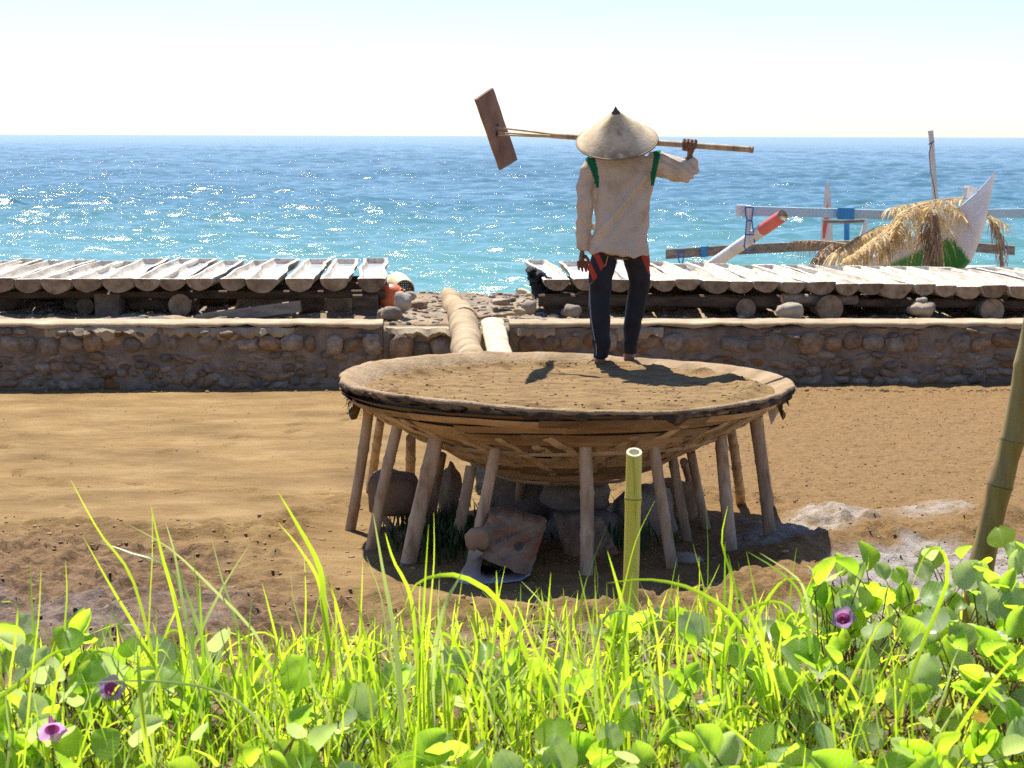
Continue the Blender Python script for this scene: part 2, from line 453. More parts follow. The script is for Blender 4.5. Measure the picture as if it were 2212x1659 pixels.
# ------------------------------------------------------------------ SEA
SEA_Z = -0.95
def sea_heights(X, Y, cell):
    r = np.random.RandomState(5); H = np.zeros_like(X)
    for i in range(46):
        lam = 0.5 * (9.0 / 0.5) ** (i / 45.0)
        ang = math.pi * (1.45 + r.uniform(-0.33, 0.33))       # waves travelling towards the shore
        k = 2 * math.pi / lam
        amp = 0.0100 * lam ** 0.62
        ph = r.uniform(0, 6.28)
        arg = k * (X * math.cos(ang) + Y * math.sin(ang)) + ph + 1.5 * np.sin(0.11 * X * math.cos(ang + 1.57) / lam ** 0.5 + ph)
        w = np.clip((lam / cell - 2.2) / 2.0, 0, 1)
        H += w * amp * (np.sin(arg) + 0.25 * np.sin(2 * arg + 1.2))
    return H
sy = [27.0]
while sy[-1] < 1500: sy.append(sy[-1] * 1.0031 + 0.012)
while sy[-1] < 42000: sy.append(sy[-1] * 1.25)
sy = np.array(sy)
u = np.concatenate([np.linspace(-3.5, -0.36, 24)[:-1], np.linspace(-0.36, 0.36, 420), np.linspace(0.36, 3.5, 24)[1:]])
SX = (u[None, :] * (sy[:, None] * 0.82 + 8)); SY = np.repeat(sy[:, None], len(u), 1)
cell = np.maximum(np.gradient(sy)[:, None] * 0.9, (sy[:, None] * 0.82 + 8) * 0.0017 * 0.6)
SZ = SEA_Z + sea_heights(SX, SY, cell) * (0.6 + 0.8 * (0.5 + vnoise(SX / 23.0, SY / 31.0, 9)))
def sea_material():
    m, nt, out = new_mat('sea_water')
    geo = nt.nodes.new('ShaderNodeNewGeometry')
    sx = nt.nodes.new('ShaderNodeSeparateXYZ'); nt.links.new(geo.outputs['Position'], sx.inputs[0])
    pos = coords(nt, (1, 1, 1), True)
    wob = noise_tex(nt, coords(nt, (0.03, 0.05, 1), True), 1.0, 4)
    a = nt.nodes.new('ShaderNodeMath'); a.operation = 'MULTIPLY_ADD'; a.inputs[1].default_value = 34.0
    nt.links.new(wob, a.inputs[0]); nt.links.new(sx.outputs[1], a.inputs[2])
    mr = nt.nodes.new('ShaderNodeMapRange'); mr.inputs['From Min'].default_value = 42.0; mr.inputs['From Max'].default_value = 320.0
    nt.links.new(a.outputs[0], mr.inputs['Value'])
    col = ramp(nt, mr.outputs[0], [(0.0, (0.15, 0.33, 0.29)), (0.10, (0.10, 0.26, 0.25)), (0.28, (0.055, 0.15, 0.185)), (0.6, (0.060, 0.135, 0.172)), (1.0, (0.080, 0.150, 0.185))])
    p = bsdf(nt, out, col, 0.15, 0.42)
    p.inputs['IOR'].default_value = 1.33
    def bmp(h, dist, prev=None):
        b = nt.nodes.new('ShaderNodeBump'); b.inputs['Strength'].default_value = 1.0; b.inputs['Distance'].default_value = dist
        nt.links.new(h, b.inputs['Height'])
        if prev: nt.links.new(prev.outputs[0], b.inputs['Normal'])
        return b
    # gusts: ripples are steeper in scattered streaks, where they glint in the sun
    gust = ramp(nt, noise_tex(nt, coords(nt, (0.45, 0.65, 1), True), 1.0, 5, 0.7), [(0.40, 0.30), (0.58, 0.45), (0.70, 0.74)])
    rp = nt.nodes.new('ShaderNodeMath'); rp.operation = 'MULTIPLY'
    nt.links.new(noise_tex(nt, coords(nt, (1.0, 1.6, 1), True), 6.2, 6, 0.62), rp.inputs[0]); nt.links.new(gust, rp.inputs[1])
    b1 = bmp(rp.outputs[0], 0.045)
    b2 = bmp(noise_tex(nt, coords(nt, (0.7, 1.5, 1), True), 1.1, 4, 0.55), 0.16, b1)
    nt.links.new(b2.outputs[0], p.inputs['Normal'])
    return m
m_sea = sea_material()
sea = grid_obj('sea', SX, SY, SZ, m_sea); tag(sea, kind='structure')

# ================================================================== STONE WALL
m_mortar = simple('lime_mortar', [(0.15, 0.108, 0.072), (0.24, 0.18, 0.125), (0.32, 0.25, 0.18)], 5, bstr=0.9, bscale=24, bdist=0.03, vary=0)
m_cap = simple('cement_coping', [(0.27, 0.20, 0.125), (0.37, 0.285, 0.18), (0.46, 0.37, 0.245)], 4, bstr=0.5, bscale=30, vary=0.05)
m_stone = [simple('grey_stone', [(0.16, 0.122, 0.085), (0.26, 0.205, 0.148), (0.35, 0.285, 0.21)], 4, bstr=0.6, bscale=18, bdist=0.02, vary=0.35),
           simple('brown_stone', [(0.16, 0.10, 0.055), (0.26, 0.17, 0.10), (0.34, 0.24, 0.15)], 4, bstr=0.6, bscale=18, bdist=0.02, vary=0.3),
           simple('rust_stone', [(0.17, 0.08, 0.03), (0.26, 0.13, 0.055)], 4, bstr=0.6, bscale=18, bdist=0.02, vary=0.2)]
STONE_MESH = {}
for kind in range(3):
    for s in range(6):
        mb = MB(); v, f = lump(11 + s * 3 + kind, (0.5, 0.5, 0.5), 0.28, 2, 1.1, 0.62); mb.add(v, f)
        STONE_MESH[(kind, s)] = mb.mesh('stone', m_stone[kind])
def wall_h(xl): return 0.62
def build_wall(x0, x1, label, cap, rows, ledges=(), top=0.60):
    cx = (x0 + x1) / 2
    w = empty('stone_wall', (cx, wall_y(cx), 0), WYAW, label, 'wall')
    L = x1 - x0
    # mortar body: a rough slab, slightly battered
    nx, nz = int(L / 0.05), 14
    mb = MB(); V = []; F = []
    prof = [(0.10, -0.15)] + [(-0.085 + 0.085 * k / (nz - 1), -0.05 + (top - 0.02 + 0.05) * k / (nz - 1)) for k in range(nz)] + [(0.06, top + 0.004), (0.42, top - 0.004), (0.46, -0.15)]
    for i in range(nx + 1):
        x = -L / 2 + L * i / nx
        for j, (y, z) in enumerate(prof):
            q = Vector((x * 1.0, y, z)); 
            d = 0.028 * mnoise.noise(Vector((x + cx, z, 3.1)) * 6) + 0.014 * mnoise.noise(Vector((x + cx, z, 9.1)) * 17)
            sag = 0.03 * mnoise.noise(Vector((x + cx, 0, 5.7)) * 1.7)
            V.append((x, y + (d if 0 < j <= nz + 1 else 0), z + (d * 0.4 + sag if j >= nz - 1 and j < nz + 2 else 0)))
    npf = len(prof)
    for i in range(nx):
        for j in range(npf - 1): F.append((i * npf + j, (i + 1) * npf + j, (i + 1) * npf + j + 1, i * npf + j + 1))
    F.append(tuple(range(npf))); F.append(tuple(nx * npf + j for j in reversed(range(npf))))
    mb.add(V, F); mb.obj('mortar', m_mortar, w, sharp=60)
    if cap:
        mb = MB(); rings = []
        for i in range(int(L / 0.07) + 1):
            x = -L / 2 + L * i / int(L / 0.07)
            a = 0.030 * mnoise.noise(Vector((x + cx, 2.2, 0)) * 3.1) + 0.020 * mnoise.noise(Vector((x + cx, 4.2, 0)) * 9)
            e = 0.03 * mnoise.noise(Vector((x + cx, 8.2, 0)) * 2.1) + 0.026 * mnoise.noise(Vector((x + cx, 6.2, 0)) * 11)
            z1 = 0.628 + 0.3 * a
            rings.append([Vector((x, -0.035 + e, z1 - 0.038 + a)), Vector((x, -0.04 + e, z1 - 0.012)), Vector((x, -0.028 + e, z1)), Vector((x, 0.25, z1 + 0.012)), Vector((x, 0.47, z1)), Vector((x, 0.475, z1 - 0.06))])
        mb.loft(rings); mb.obj('coping', m_cap, w, sharp=35)
    for (zc, hh, wmin, wmax, out, gap) in rows:
        x = -L / 2 + 0.08
        while x < L / 2 - 0.1:
            if rng.random() < gap: x += rng.uniform(0.05, 0.16); continue
            ww = rng.uniform(wmin, wmax); h = hh * rng.uniform(0.75, 1.2)
            if x + ww > L / 2: break
            kind = rng.choices((0, 1, 2), (0.6, 0.36, 0.04))[0]
            dep = rng.uniform(0.16, 0.24)
            zz = zc + jit(0.025)
            yf = -0.085 + 0.085 * zz / 0.6
            inst('stone', STONE_MESH[(kind, rng.randrange(6))], w, (x + ww / 2, yf - out * rng.uniform(0.4, 1.25) + dep / 2, zz), (jit(0.2), jit(0.32), jit(0.25)), (ww * 1.22, dep, h * 1.42))
            x += ww + rng.uniform(-0.015, 0.02)
    for (a, b, zc, out) in ledges:                       # broken rubble core bulging out below the coping
        mb = MB(); rings = []; n = max(4, int((b - a) / 0.022))
        for i in range(n + 1):
            x = a + (b - a) * i / n - cx
            e = math.sin(math.pi * min(1, i / n * 6, (n - i) / n * 6) / 2)
            q = 0.045 * mnoise.noise(Vector((x, 1.2, zc)) * 9) + 0.035 * mnoise.noise(Vector((x, 7.2, zc)) * 23)
            lo = 0.06 + 0.07 * mnoise.noise(Vector((x, 3.2, zc)) * 6) + 0.05 * mnoise.noise(Vector((x, 9.2, zc)) * 17)
            rings.append([Vector((x, 0.05, zc + 0.03)), Vector((x, -out * 0.4 * e + q, zc + 0.025 + q * 0.3)), Vector((x, -out * e + q, zc - 0.025 + q)), Vector((x, -out * 0.8 * e + q, zc - lo)), Vector((x, 0.05, zc - lo - 0.03))])
        mb.loft(rings); mb.obj('broken_core', m_cap, w, smooth=False)
    return w
ROWS = [(0.035, 0.09, 0.10, 0.22, 0.035, 0.03), (0.12, 0.075, 0.08, 0.18, 0.04, 0.10), (0.195, 0.07, 0.08, 0.16, 0.04, 0.14), (0.29, 0.075, 0.10, 0.23, 0.03, 0.12), (0.425, 0.145, 0.13, 0.24, 0.07, 0.10)]
ROWS_L = ROWS + [(0.525, 0.05, 0.08, 0.18, 0.10, 0.75)]
ROWS_R = [(0.045, 0.09, 0.12, 0.26, 0.05, 0.06), (0.135, 0.075, 0.10, 0.20, 0.05, 0.10), (0.215, 0.08, 0.10, 0.24, 0.04, 0.2), (0.29, 0.07, 0.12, 0.24, 0.03, 0.3), (0.42, 0.15, 0.16, 0.30, 0.055, 0.15), (0.52, 0.035, 0.08, 0.18, 0.09, 0.78)]
xg0 = at_y(827, 715, 20.5).x; xg1 = at_y(1100, 715, 20.6).x
build_wall(-9.5, xg0, 'long wall of mortared rubble stones with pale coping, below the left row of troughs', True, ROWS_L, [(at_y(70, 1, 20.3).x, at_y(328, 1, 20.3).x, 0.565, 0.085), (at_y(330, 1, 20.3).x, at_y(625, 1, 20.3).x, 0.56, 0.075)])
build_wall(xg0 + 0.001, xg1 - 0.001, 'low uncapped stretch of rubble wall where the palm logs cross', False, [(0.045, 0.1, 0.12, 0.22, 0.05, 0.05), (0.14, 0.08, 0.1, 0.2, 0.05, 0.1), (0.23, 0.08, 0.1, 0.2, 0.05, 0.1), (0.38, 0.2, 0.17, 0.22, 0.1, 0.05)], [(xg0 + 0.02, xg1 - 0.05, 0.555, 0.10)], top=0.575)
build_wall(xg1, 9.5, 'long wall of mortared rubble stones with pale coping, below the right row of troughs', True, ROWS_R, [(xg1 + 0.02, at_y(1205, 1, 20.7).x, 0.56, 0.07), (at_y(1330, 1, 20.7).x, at_y(1440, 1, 20.7).x, 0.56, 0.08)])
# ================================================================== SALT TROUGHS ON RACKS
m_trough = simple('weathered_palm_wood', [(0.46, 0.37, 0.26), (0.70, 0.61, 0.48), (0.80, 0.74, 0.63)], 3.0, (6, 0.8, 6), bstr=0.6, bscale=30, bdist=0.01, vary=0.12)
m_endgrain = simple('palm_end_grain', [(0.13, 0.085, 0.05), (0.25, 0.175, 0.11), (0.34, 0.255, 0.17)], 9.0, bstr=0.5, bscale=60, vary=0.25)
m_dark_wood = simple('dark_timber', [(0.055, 0.036, 0.025), (0.105, 0.072, 0.05), (0.16, 0.115, 0.08)], 4, (1, 5, 5), bstr=0.5, bscale=30, vary=0.25)
m_grey_wood = simple('grey_timber', [(0.14, 0.11, 0.085), (0.24, 0.195, 0.15), (0.32, 0.27, 0.215)], 4, (1, 6, 6), bstr=0.5, bscale=30, vary=0.2)
m_block = simple('old_block', [(0.13, 0.095, 0.065), (0.215, 0.165, 0.12), (0.28, 0.225, 0.17)], 7, bstr=0.7, bscale=40, vary=0.2)
def brine_material():
    m, nt, out = new_mat('drying_brine')
    v = coords(nt, (1, 0.35, 1))
    c = ramp(nt, noise_tex(nt, v, 5, 6, 0.6), [(0.36, (0.42, 0.41, 0.43)), (0.5, (0.53, 0.53, 0.57)), (0.62, (0.63, 0.63, 0.67))])
    p = bsdf(nt, out, c, 0.16, 0.5)
    return m
m_brine = brine_material()
def trough_meshes(seed, wob, L=3.45):
    r = random.Random(seed); Rr = 0.148; n = 14; st = 26
    off = Vector((seed * 3.3, 0, 0))
    def sec(y, hollow, squeeze=1.0):
        ctr = wob * mnoise.noise(Vector((seed * 5.1, y * 0.9, 0))); wid = 1 + 0.9 * wob * mnoise.noise(Vector((seed * 9.1, y * 1.1, 4)))
        sag = 0.4 * wob * mnoise.noise(Vector((seed * 2.1, y * 0.8, 8)))
        pts = []
        for k in range(n + 1):                                   # outside, left rim to right rim
            a = math.pi + math.pi * k / n
            q = 1 + 0.05 * mnoise.noise(Vector((k * 0.5, y * 3, seed)))
            pts.append(Vector((ctr + Rr * wid * math.cos(a) * q, y, sag + Rr * 0.92 * math.sin(a) * q)))
        e = 0.010 * mnoise.noise(Vector((y * 7, seed, 0)))
        if hollow:
            w1 = (Rr - 0.034) * wid
            for k in range(9):                                   # inside, right rim to left rim
                a = -math.pi * k / 8
                pts.append(Vector((ctr + w1 * math.cos(a) * (1 + e), y, sag + 0.004 + e * 0.6 + 0.112 * (math.sin(a) if k not in (0, 8) else 0))))
        else:
            for k in range(9):
                pts.append(Vector((ctr + (Rr - 0.034) * wid * (1 - 2 * k / 8), y, sag + 0.004 + e * 0.5)))
        return pts
    ys = [0, 0.055, 0.075] + [0.075 + (L - 0.15) * k / st for k in range(1, st)] + [L - 0.075, L - 0.05, L]
    mb = MB()
    rings = [sec(y, 2 <= i < len(ys) - 2) for i, y in enumerate(ys)]
    mb.loft(rings, caps=False)
    m = len(rings[0]); b = len(mb.v)
    mb.f.append(tuple(reversed(range(m)))); mb.mi.append(1)
    mb.f.append(tuple(b - m + k for k in range(m))); mb.mi.append(1)
    body = mb.mesh('trough_shell', [m_trough, m_endgrain]); body.set_sharp_from_angle(angle=R(40))
    mb = MB(); V = []; F = []
    for i, y in enumerate([0.06] + [0.06 + (L - 0.12) * k / 20 for k in range(1, 21)]):
        ctr = wob * mnoise.noise(Vector((seed * 5.1, y * 0.9, 0))); wid = 1 + 0.9 * wob * mnoise.noise(Vector((seed * 9.1, y * 1.1, 4)))
        sag = 0.4 * wob * mnoise.noise(Vector((seed * 2.1, y * 0.8, 8)))
        for k in range(3): V.append((ctr + (Rr - 0.042) * wid * (k - 1), y, sag - 0.058))
        if i: F += [(i * 3 - 3 + k, i * 3 - 2 + k, i * 3 + 1 + k, i * 3 + k) for k in range(2)]
    mb.add(V, F)
    return body, mb.mesh('brine', m_brine)
TR = [trough_meshes(s, w) for s, w in ((1, 0.04), (2, 0.05), (3, 0.035), (4, 0.045), (5, 0.05), (6, 0.055), (7, 0.04), (8, 0.06))]
ORD = ['first', 'second', 'third', 'fourth', 'fifth', 'sixth', 'seventh', 'eighth', 'ninth', 'tenth', 'eleventh', 'twelfth', 'thirteenth', 'fourteenth', 'fifteenth', 'sixteenth', 'seventeenth', 'eighteenth', 'nineteenth', 'twentieth']
NAT = 2212.0 / 2304.0
def put_trough(x0, x1, yfront, Y, yaw, proto, label, group, drop=0.0, pitch=0.0):
    a = at_y(x0 * NAT, yfront * NAT, Y); b = at_y(x1 * NAT, yfront * NAT, Y)
    c = (a + b) / 2; w = (b.x - a.x) / 0.285
    t = empty('salt_trough', (c.x, c.y, c.z), 0, label, 'trough', group)
    t.rotation_euler = (pitch, jit(0.03), yaw)
    t.scale = (w, 1, max(0.85, min(1.12, w + jit(0.08))))
    body, brine = TR[proto]
    inst('shell', body, t); inst('brine', brine, t)
    return t
left = [(2224, 2392), (2000, 2170), (1785, 1955), (1525, 1720), (1365, 1515), (1165, 1322), (992, 1155), (832, 988), (630, 828), (455, 630), (262, 445), (85, 250), (-95, 78), (-270, -105), (-440, -280)]
for i, (a, b) in enumerate(left):
    lab = 'hollowed palm trunk trough of brine at the buoy end of the left row' if i == 0 else ('%s trough of brine in the left row counting from the orange buoy' % ORD[i])
    x0, x1 = a / 2.765, b / 2.765
    put_trough(x0, x1, 627.5 + jit(0.8), 21.5 + jit(0.06), R(2.3) + R(jit(1.0)), i % 4, lab, 'palm trunk salt troughs on the left rack', pitch=R(jit(0.35)))
right = [(1227, 1283, 629), (1297, 1352, 630), (1366, 1422, 631), (1473, 1521, 631), (1420, 1472, 630), (1527, 1581, 631), (1585, 1641, 634), (1644, 1698, 633), (1700, 1753, 633), (1765, 1817, 638), (1820, 1879, 636), (1884, 1935, 638), (1936, 1989, 638), (1989, 2059, 643), (2059, 2104, 641), (2106, 2154, 642), (2153, 2211, 645), (2215, 2271, 645), (2273, 2329, 646), (2332, 2386, 647), (2390, 2444, 647), (2448, 2502, 648)]
right.sort()
for i, (x0, x1, y) in enumerate(right):
    lab = 'palm trunk trough of brine at the gap end of the right row' if i == 0 else ('%s trough of brine in the right row counting from the palm logs' % (ORD[i] if i < 20 else ('twenty-first', 'twenty-second', 'twenty-third')[i - 20]))
    put_trough(x0, x1, y, 21.62 + jit(0.05), R(2.6) + R(jit(0.8)), 4 + i % 4, lab, 'palm trunk salt troughs on the right rack', pitch=R(jit(0.3) - 0.25))

def beam(parent, p0, p1, hh, ww, mat, seed=1, name='beam', n=14):
    p0, p1 = Vector(p0), Vector(p1); mb = MB(); rings = []
    for i in range(n + 1):
        p = p0.lerp(p1, i / n)
        dz = 0.02 * mnoise.noise(Vector((i * 0.5, seed * 3.3, 0))); dy = 0.03 * mnoise.noise(Vector((i * 0.4, seed * 1.3, 6)))
        h = hh * (1 + 0.25 * mnoise.noise(Vector((i * 0.6, seed * 2.3, 3))))
        rings.append([p + Vector((0, y * ww + dy, z * h + dz)) for y, z in ((-0.5, -0.36), (-0.5, 0.36), (-0.36, 0.5), (0.36, 0.5), (0.5, 0.36), (0.5, -0.36), (0.36, -0.5), (-0.36, -0.5))])
    mb.loft(rings); return mb.obj(name, mat, parent, sharp=30)
def log_piece(name, p0, p1, r, mat, parent=None, seed=0, n=14, end_mat=None):
    mb = MB(); p0, p1 = Vector(p0), Vector(p1); k = 8
    pts = [p0.lerp(p1, i / k) for i in range(k + 1)]
    rad = [r * (1 + 0.08 * mnoise.noise(Vector((i * 0.7, seed * 3.1, 0)))) for i in range(k + 1)]
    mb.tube(pts, rad, n)
    if end_mat:
        mb.mi[-1] = mb.mi[-2] = 1
    return mb.obj(name, [mat, end_mat] if end_mat else mat, parent, sharp=50)
def block(name, c, size, mat, parent=None, seed=1, boxy=0.85, rough=0.1):
    mb = MB()
    if boxy > 0.9:                                       # sawn or cast block with worn edges
        rings = []; b = 0.012
        for z, k in ((-1, b), (-1 + 0.08, 0), (1 - 0.08, 0), (1, b)):
            rings.append([Vector((sx * (size[0] / 2 - k - (b if c_ else 0)), sy * (size[1] / 2 - k - (0 if c_ else b)), z * size[2] / 2)) + Vector((jit(rough * 0.12), jit(rough * 0.12), jit(rough * 0.08))) for sx, sy, c_ in ((-1, -1, 0), (-1, -1, 1), (1, -1, 1), (1, -1, 0), (1, 1, 0), (1, 1, 1), (-1, 1, 1), (-1, 1, 0))])
        mb.loft(rings)
        return mb.obj(name, mat, parent, loc=c, sharp=30)
    v, f = lump(seed, (size[0] / 2, size[1] / 2, size[2] / 2), rough, 3, 1.3, boxy); mb.add(v, f)
    return mb.obj(name, mat, parent, loc=c)
# ---- left rack
Yl = 21.9
rk = empty('drying_rack', (-4, Yl, 0.6), 0, 'dark timber rack on blocks and logs carrying the left row of troughs', 'rack')
def rel(p): return Vector(p) - Vector((rk.location))
yb = lambda px, py, Y: at_y(px, py, Y)
beam(rk, rel(yb(-260, 636, Yl)), rel(yb(832, 636, Yl)), 0.085, 0.12, m_dark_wood, 3)
beam(rk, rel((-7, 23.0, 0.80)), rel((-1.32, 23.0, 0.80)), 0.10, 0.12, m_dark_wood, 4)
beam(rk, rel((-7, 24.2, 0.80)), rel((-1.32, 24.2, 0.80)), 0.10, 0.12, m_dark_wood, 5)
for i, (px, w, mt, py0) in enumerate([(237, 0.27, m_block, 642), (-60, 0.26, m_block, 642)]):
    p = yb(px, 664, Yl - 0.02); block('support_block', rel((p.x, Yl, 0.69)), (w, 0.3, 0.26), mt, rk, 3 + i, 0.95, 0.06)
p = yb(395, 664, Yl); log_piece('support_log', rel((p.x, Yl - 0.2, 0.70)), rel((p.x, Yl + 0.35, 0.70)), 0.125, m_dark_wood, rk, 2, end_mat=m_endgrain)
p = yb(180, 676, Yl); log_piece('support_log', rel((p.x, Yl + 0.1, 0.665)), rel((p.x, Yl + 0.6, 0.665)), 0.09, m_dark_wood, rk, 5, end_mat=m_endgrain)
p = yb(790, 668, Yl); block('support_block', rel((p.x, Yl + 0.02, 0.69)), (0.27, 0.3, 0.25), m_dark_wood, rk, 9, 0.95, 0.06)
p = yb(670, 668, Yl + 0.3); block('support_block', rel((p.x, Yl + 0.35, 0.69)), (0.30, 0.3, 0.28), m_dark_wood, rk, 12, 0.6, 0.2)
for x in (-6.4, -4.9, -3.3, -2.0):
    block('support_block', rel((x, 23.0, 0.68)), (0.3, 0.3, 0.20), m_dark_wood, rk, int(x * 7), 0.8, 0.15)
    block('support_block', rel((x + 0.2, 24.2, 0.68)), (0.3, 0.3, 0.20), m_dark_wood, rk, int(x * 9), 0.8, 0.15)
for x, w_, h_ in ((-1.9, 0.5, 0.22), (-2.7, 0.6, 0.24), (-3.9, 0.6, 0.22), (-4.6, 0.5, 0.2), (-5.6, 0.6, 0.24)):
    block('filler_stone', rel((x, 22.5, 0.66)), (w_, 0.35, h_), m_stone[0], rk, int(-x * 19), 0.5, 0.3)
# leaning plank under the left rack
mb = MB(); a, b = at_y(425, 690, 21.35), at_y(650, 661, 21.55)
d = (b - a).normalized(); side = Vector((0, 1, 0)); up = d.cross(side).normalized() * -1
rings = []
for i in range(7):
    p = a.lerp(b, i / 6); hh = 0.115 if i else 0.10
    rings.append([p + side * s * 0.05 + up * (k * hh) for s, k in ((-1, -0.5), (-1, 0.5), (1, 0.5), (1, -0.5))])
mb.loft(rings); tag(mb.obj('plank', m_grey_wood, sharp=30), 'grey squared plank lying aslant under the left row of troughs', 'plank')
# ---- right rack
Yr = 21.95
rk = empty('drying_rack', (4, Yr, 0.6), 0, 'dark timber rack on logs and stones carrying the right row of troughs', 'rack')
beam(rk, rel(yb(1163, 648, Yr - 0.1)), rel(yb(1790, 651, Yr - 0.1)), 0.125, 0.14, m_dark_wood, 13)
log_piece('beam', rel(yb(1690, 645, Yr - 0.25)), rel(yb(1850, 648, Yr - 0.05)), 0.055, m_grey_wood, rk, 4, end_mat=m_endgrain)
beam(rk, rel(yb(1840, 652, Yr)), rel(yb(2420, 660, Yr)), 0.10, 0.12, m_dark_wood, 14)
beam(rk, rel((0.3, 23.1, 0.80)), rel((7, 23.1, 0.79)), 0.10, 0.12, m_dark_wood, 15)
beam(rk, rel((0.3, 24.3, 0.80)), rel((7, 24.3, 0.78)), 0.10, 0.12, m_dark_wood, 16)
block('support_block', rel(yb(1205, 668, Yr + 0.05)), (0.36, 0.35, 0.20), m_dark_wood, rk, 22, 0.8, 0.1)
log_piece('support_log', rel((yb(1607, 668, Yr).x, Yr - 0.2, 0.685)), rel((yb(1607, 668, Yr).x, Yr + 0.5, 0.685)), 0.105, m_dark_wood, rk, 6, end_mat=m_endgrain)
log_piece('support_log', rel((yb(1782, 668, Yr).x, Yr - 0.35, 0.70)), rel((yb(1782, 668, Yr).x, Yr + 0.4, 0.70)), 0.135, m_grey_wood, rk, 7, n=18, end_mat=m_endgrain)
log_piece('support_log', rel((yb(2130, 668, Yr).x, Yr - 0.3, 0.68)), rel((yb(2130, 668, Yr).x, Yr + 0.4, 0.68)), 0.12, m_grey_wood, rk, 8, n=18, end_mat=m_endgrain)
for x in (0.6, 2.0, 3.6, 5.2, 6.4):
    block('support_block', rel((x, 23.1, 0.68)), (0.3, 0.3, 0.20), m_dark_wood, rk, int(x * 7), 0.8, 0.15)
    block('support_block', rel((x + 0.2, 24.3, 0.67)), (0.3, 0.3, 0.20), m_dark_wood, rk, int(x * 9), 0.8, 0.15)
for x, w_, h_ in ((0.75, 0.5, 0.24), (1.5, 0.55, 0.22), (2.5, 0.6, 0.24), (3.2, 0.5, 0.2), (4.2, 0.6, 0.24), (5.6, 0.6, 0.22)):
    block('filler_stone', rel((x, 22.55, 0.66)), (w_, 0.35, h_), m_stone[0], rk, int(x * 17), 0.5, 0.3)
# dark netting and leaf sheath bunched at the gap end of the right rack
mb = MB()
for i, (px, py, s) in enumerate([(1160, 600, 0.09), (1168, 618, 0.12), (1180, 632, 0.11), (1150, 588, 0.06), (1190, 640, 0.10)]):
    p = at_y(px, py, 22.2); v, f = lump(70 + i, (s, 0.25, s * 0.9), 0.6, 3, 2.4); mb.add([q + p for q in v], f)
m_black = simple('black_netting', [(0.012, 0.012, 0.014), (0.035, 0.034, 0.036)], 14, bstr=0.8, bscale=60, vary=0)
tag(mb.obj('black_netting', m_black), 'black netting bundled under the first trough of the right row', 'netting')

r9 = random.Random(4)  # extra row of stones added to block light leaking in under the racks
for k in range(26):
    x = -6.3 + k * 0.5 + r9.uniform(-0.1, 0.1)
    if -1.35 < x < 0.45: continue
    rk_ = [o for o in COL.objects if o.name.startswith('drying_rack')][0 if x < 0 else 1]
    block('filler_stone', Vector((x, 23.75 + r9.uniform(-0.2, 0.2), 0.68)) - rk_.location, (r9.uniform(0.4, 0.6), 0.4, r9.uniform(0.2, 0.32)), m_stone[r9.randrange(2)], rk_, k + 200, 0.4, 0.3)

# ---- loose stones on the terrace
m_pale = simple('pale_stone', [(0.20, 0.17, 0.13), (0.29, 0.25, 0.195), (0.36, 0.315, 0.25)], 5, bstr=0.5, bscale=30, vary=0.2)
def boulder(px, py, Y, size, label, mats=m_pale, seed=1, boxy=0.2, name='stone', cat='stone', group=None, rough=0.3):
    p = at_y(px, py, Y); mb = MB(); v, f = lump(seed, (size[0] / 2, size[1] / 2, size[2] / 2), rough, 3, 1.2, boxy); mb.add(v, f)
    return tag(mb.obj(name, mats, loc=p), label, cat, group)
boulder(1707, 673, 21.35, (0.29, 0.26, 0.20), 'pale rounded stone under the right row, left of the log end', seed=31, group='stones under the racks')
boulder(1990, 668, 21.6, (0.30, 0.3, 0.17), 'flat grey stone under the right row with a smaller one on it', m_stone[0], 32, group='stones under the racks')
boulder(1992, 652, 21.6, (0.13, 0.14, 0.11), 'small stone stacked on the flat grey stone under the right row', m_pale, 33, group='stones under the racks')
boulder(1235, 672, 21.5, (0.2, 0.2, 0.15), 'dark stone under the first trough of the right row', m_stone[0], 34, group='stones under the racks')
boulder(870, 652, 21.4, (0.19, 0.2, 0.22), 'grey banded stone beside the orange buoy', m_pale, 35, 0.1, group='stones beside the buoy')
boulder(845, 677, 21.0, (0.22, 0.2, 0.14), 'dark slate stone in front of the orange buoy', m_stone[0], 36, 0.3, group='stones beside the buoy')
boulder(827, 684, 21.2, (0.13, 0.2, 0.16), 'dark stone wedged under the end of the left rack', m_stone[0], 37, 0.5, group='stones beside the buoy')
boulder(907, 659, 22.2, (0.19, 0.2, 0.09), 'flat tan stone on the sand right of the orange buoy', m_stone[1], 38, 0.4, group='stones beside the buoy')
boulder(886, 640, 22.8, (0.14, 0.15, 0.12), 'pale stone below the white basket', m_pale, 39, 0.3, group='stones beside the buoy')
boulder(1143, 664, 21.5, (0.16, 0.2, 0.15), 'blue grey stone at the gap end of the right rack', m_stone[0], 40, 0.5)
boulder(1122, 672, 21.1, (0.12, 0.1, 0.06), 'white lump of coral on the sand by the right rack', m_cap, 41, 0.2, 'coral_lump', 'coral')
boulder(1082, 652, 22.5, (0.22, 0.2, 0.08), 'flat grey stone lying on the sand between the logs and the right rack', m_stone[0], 42, 0.2)
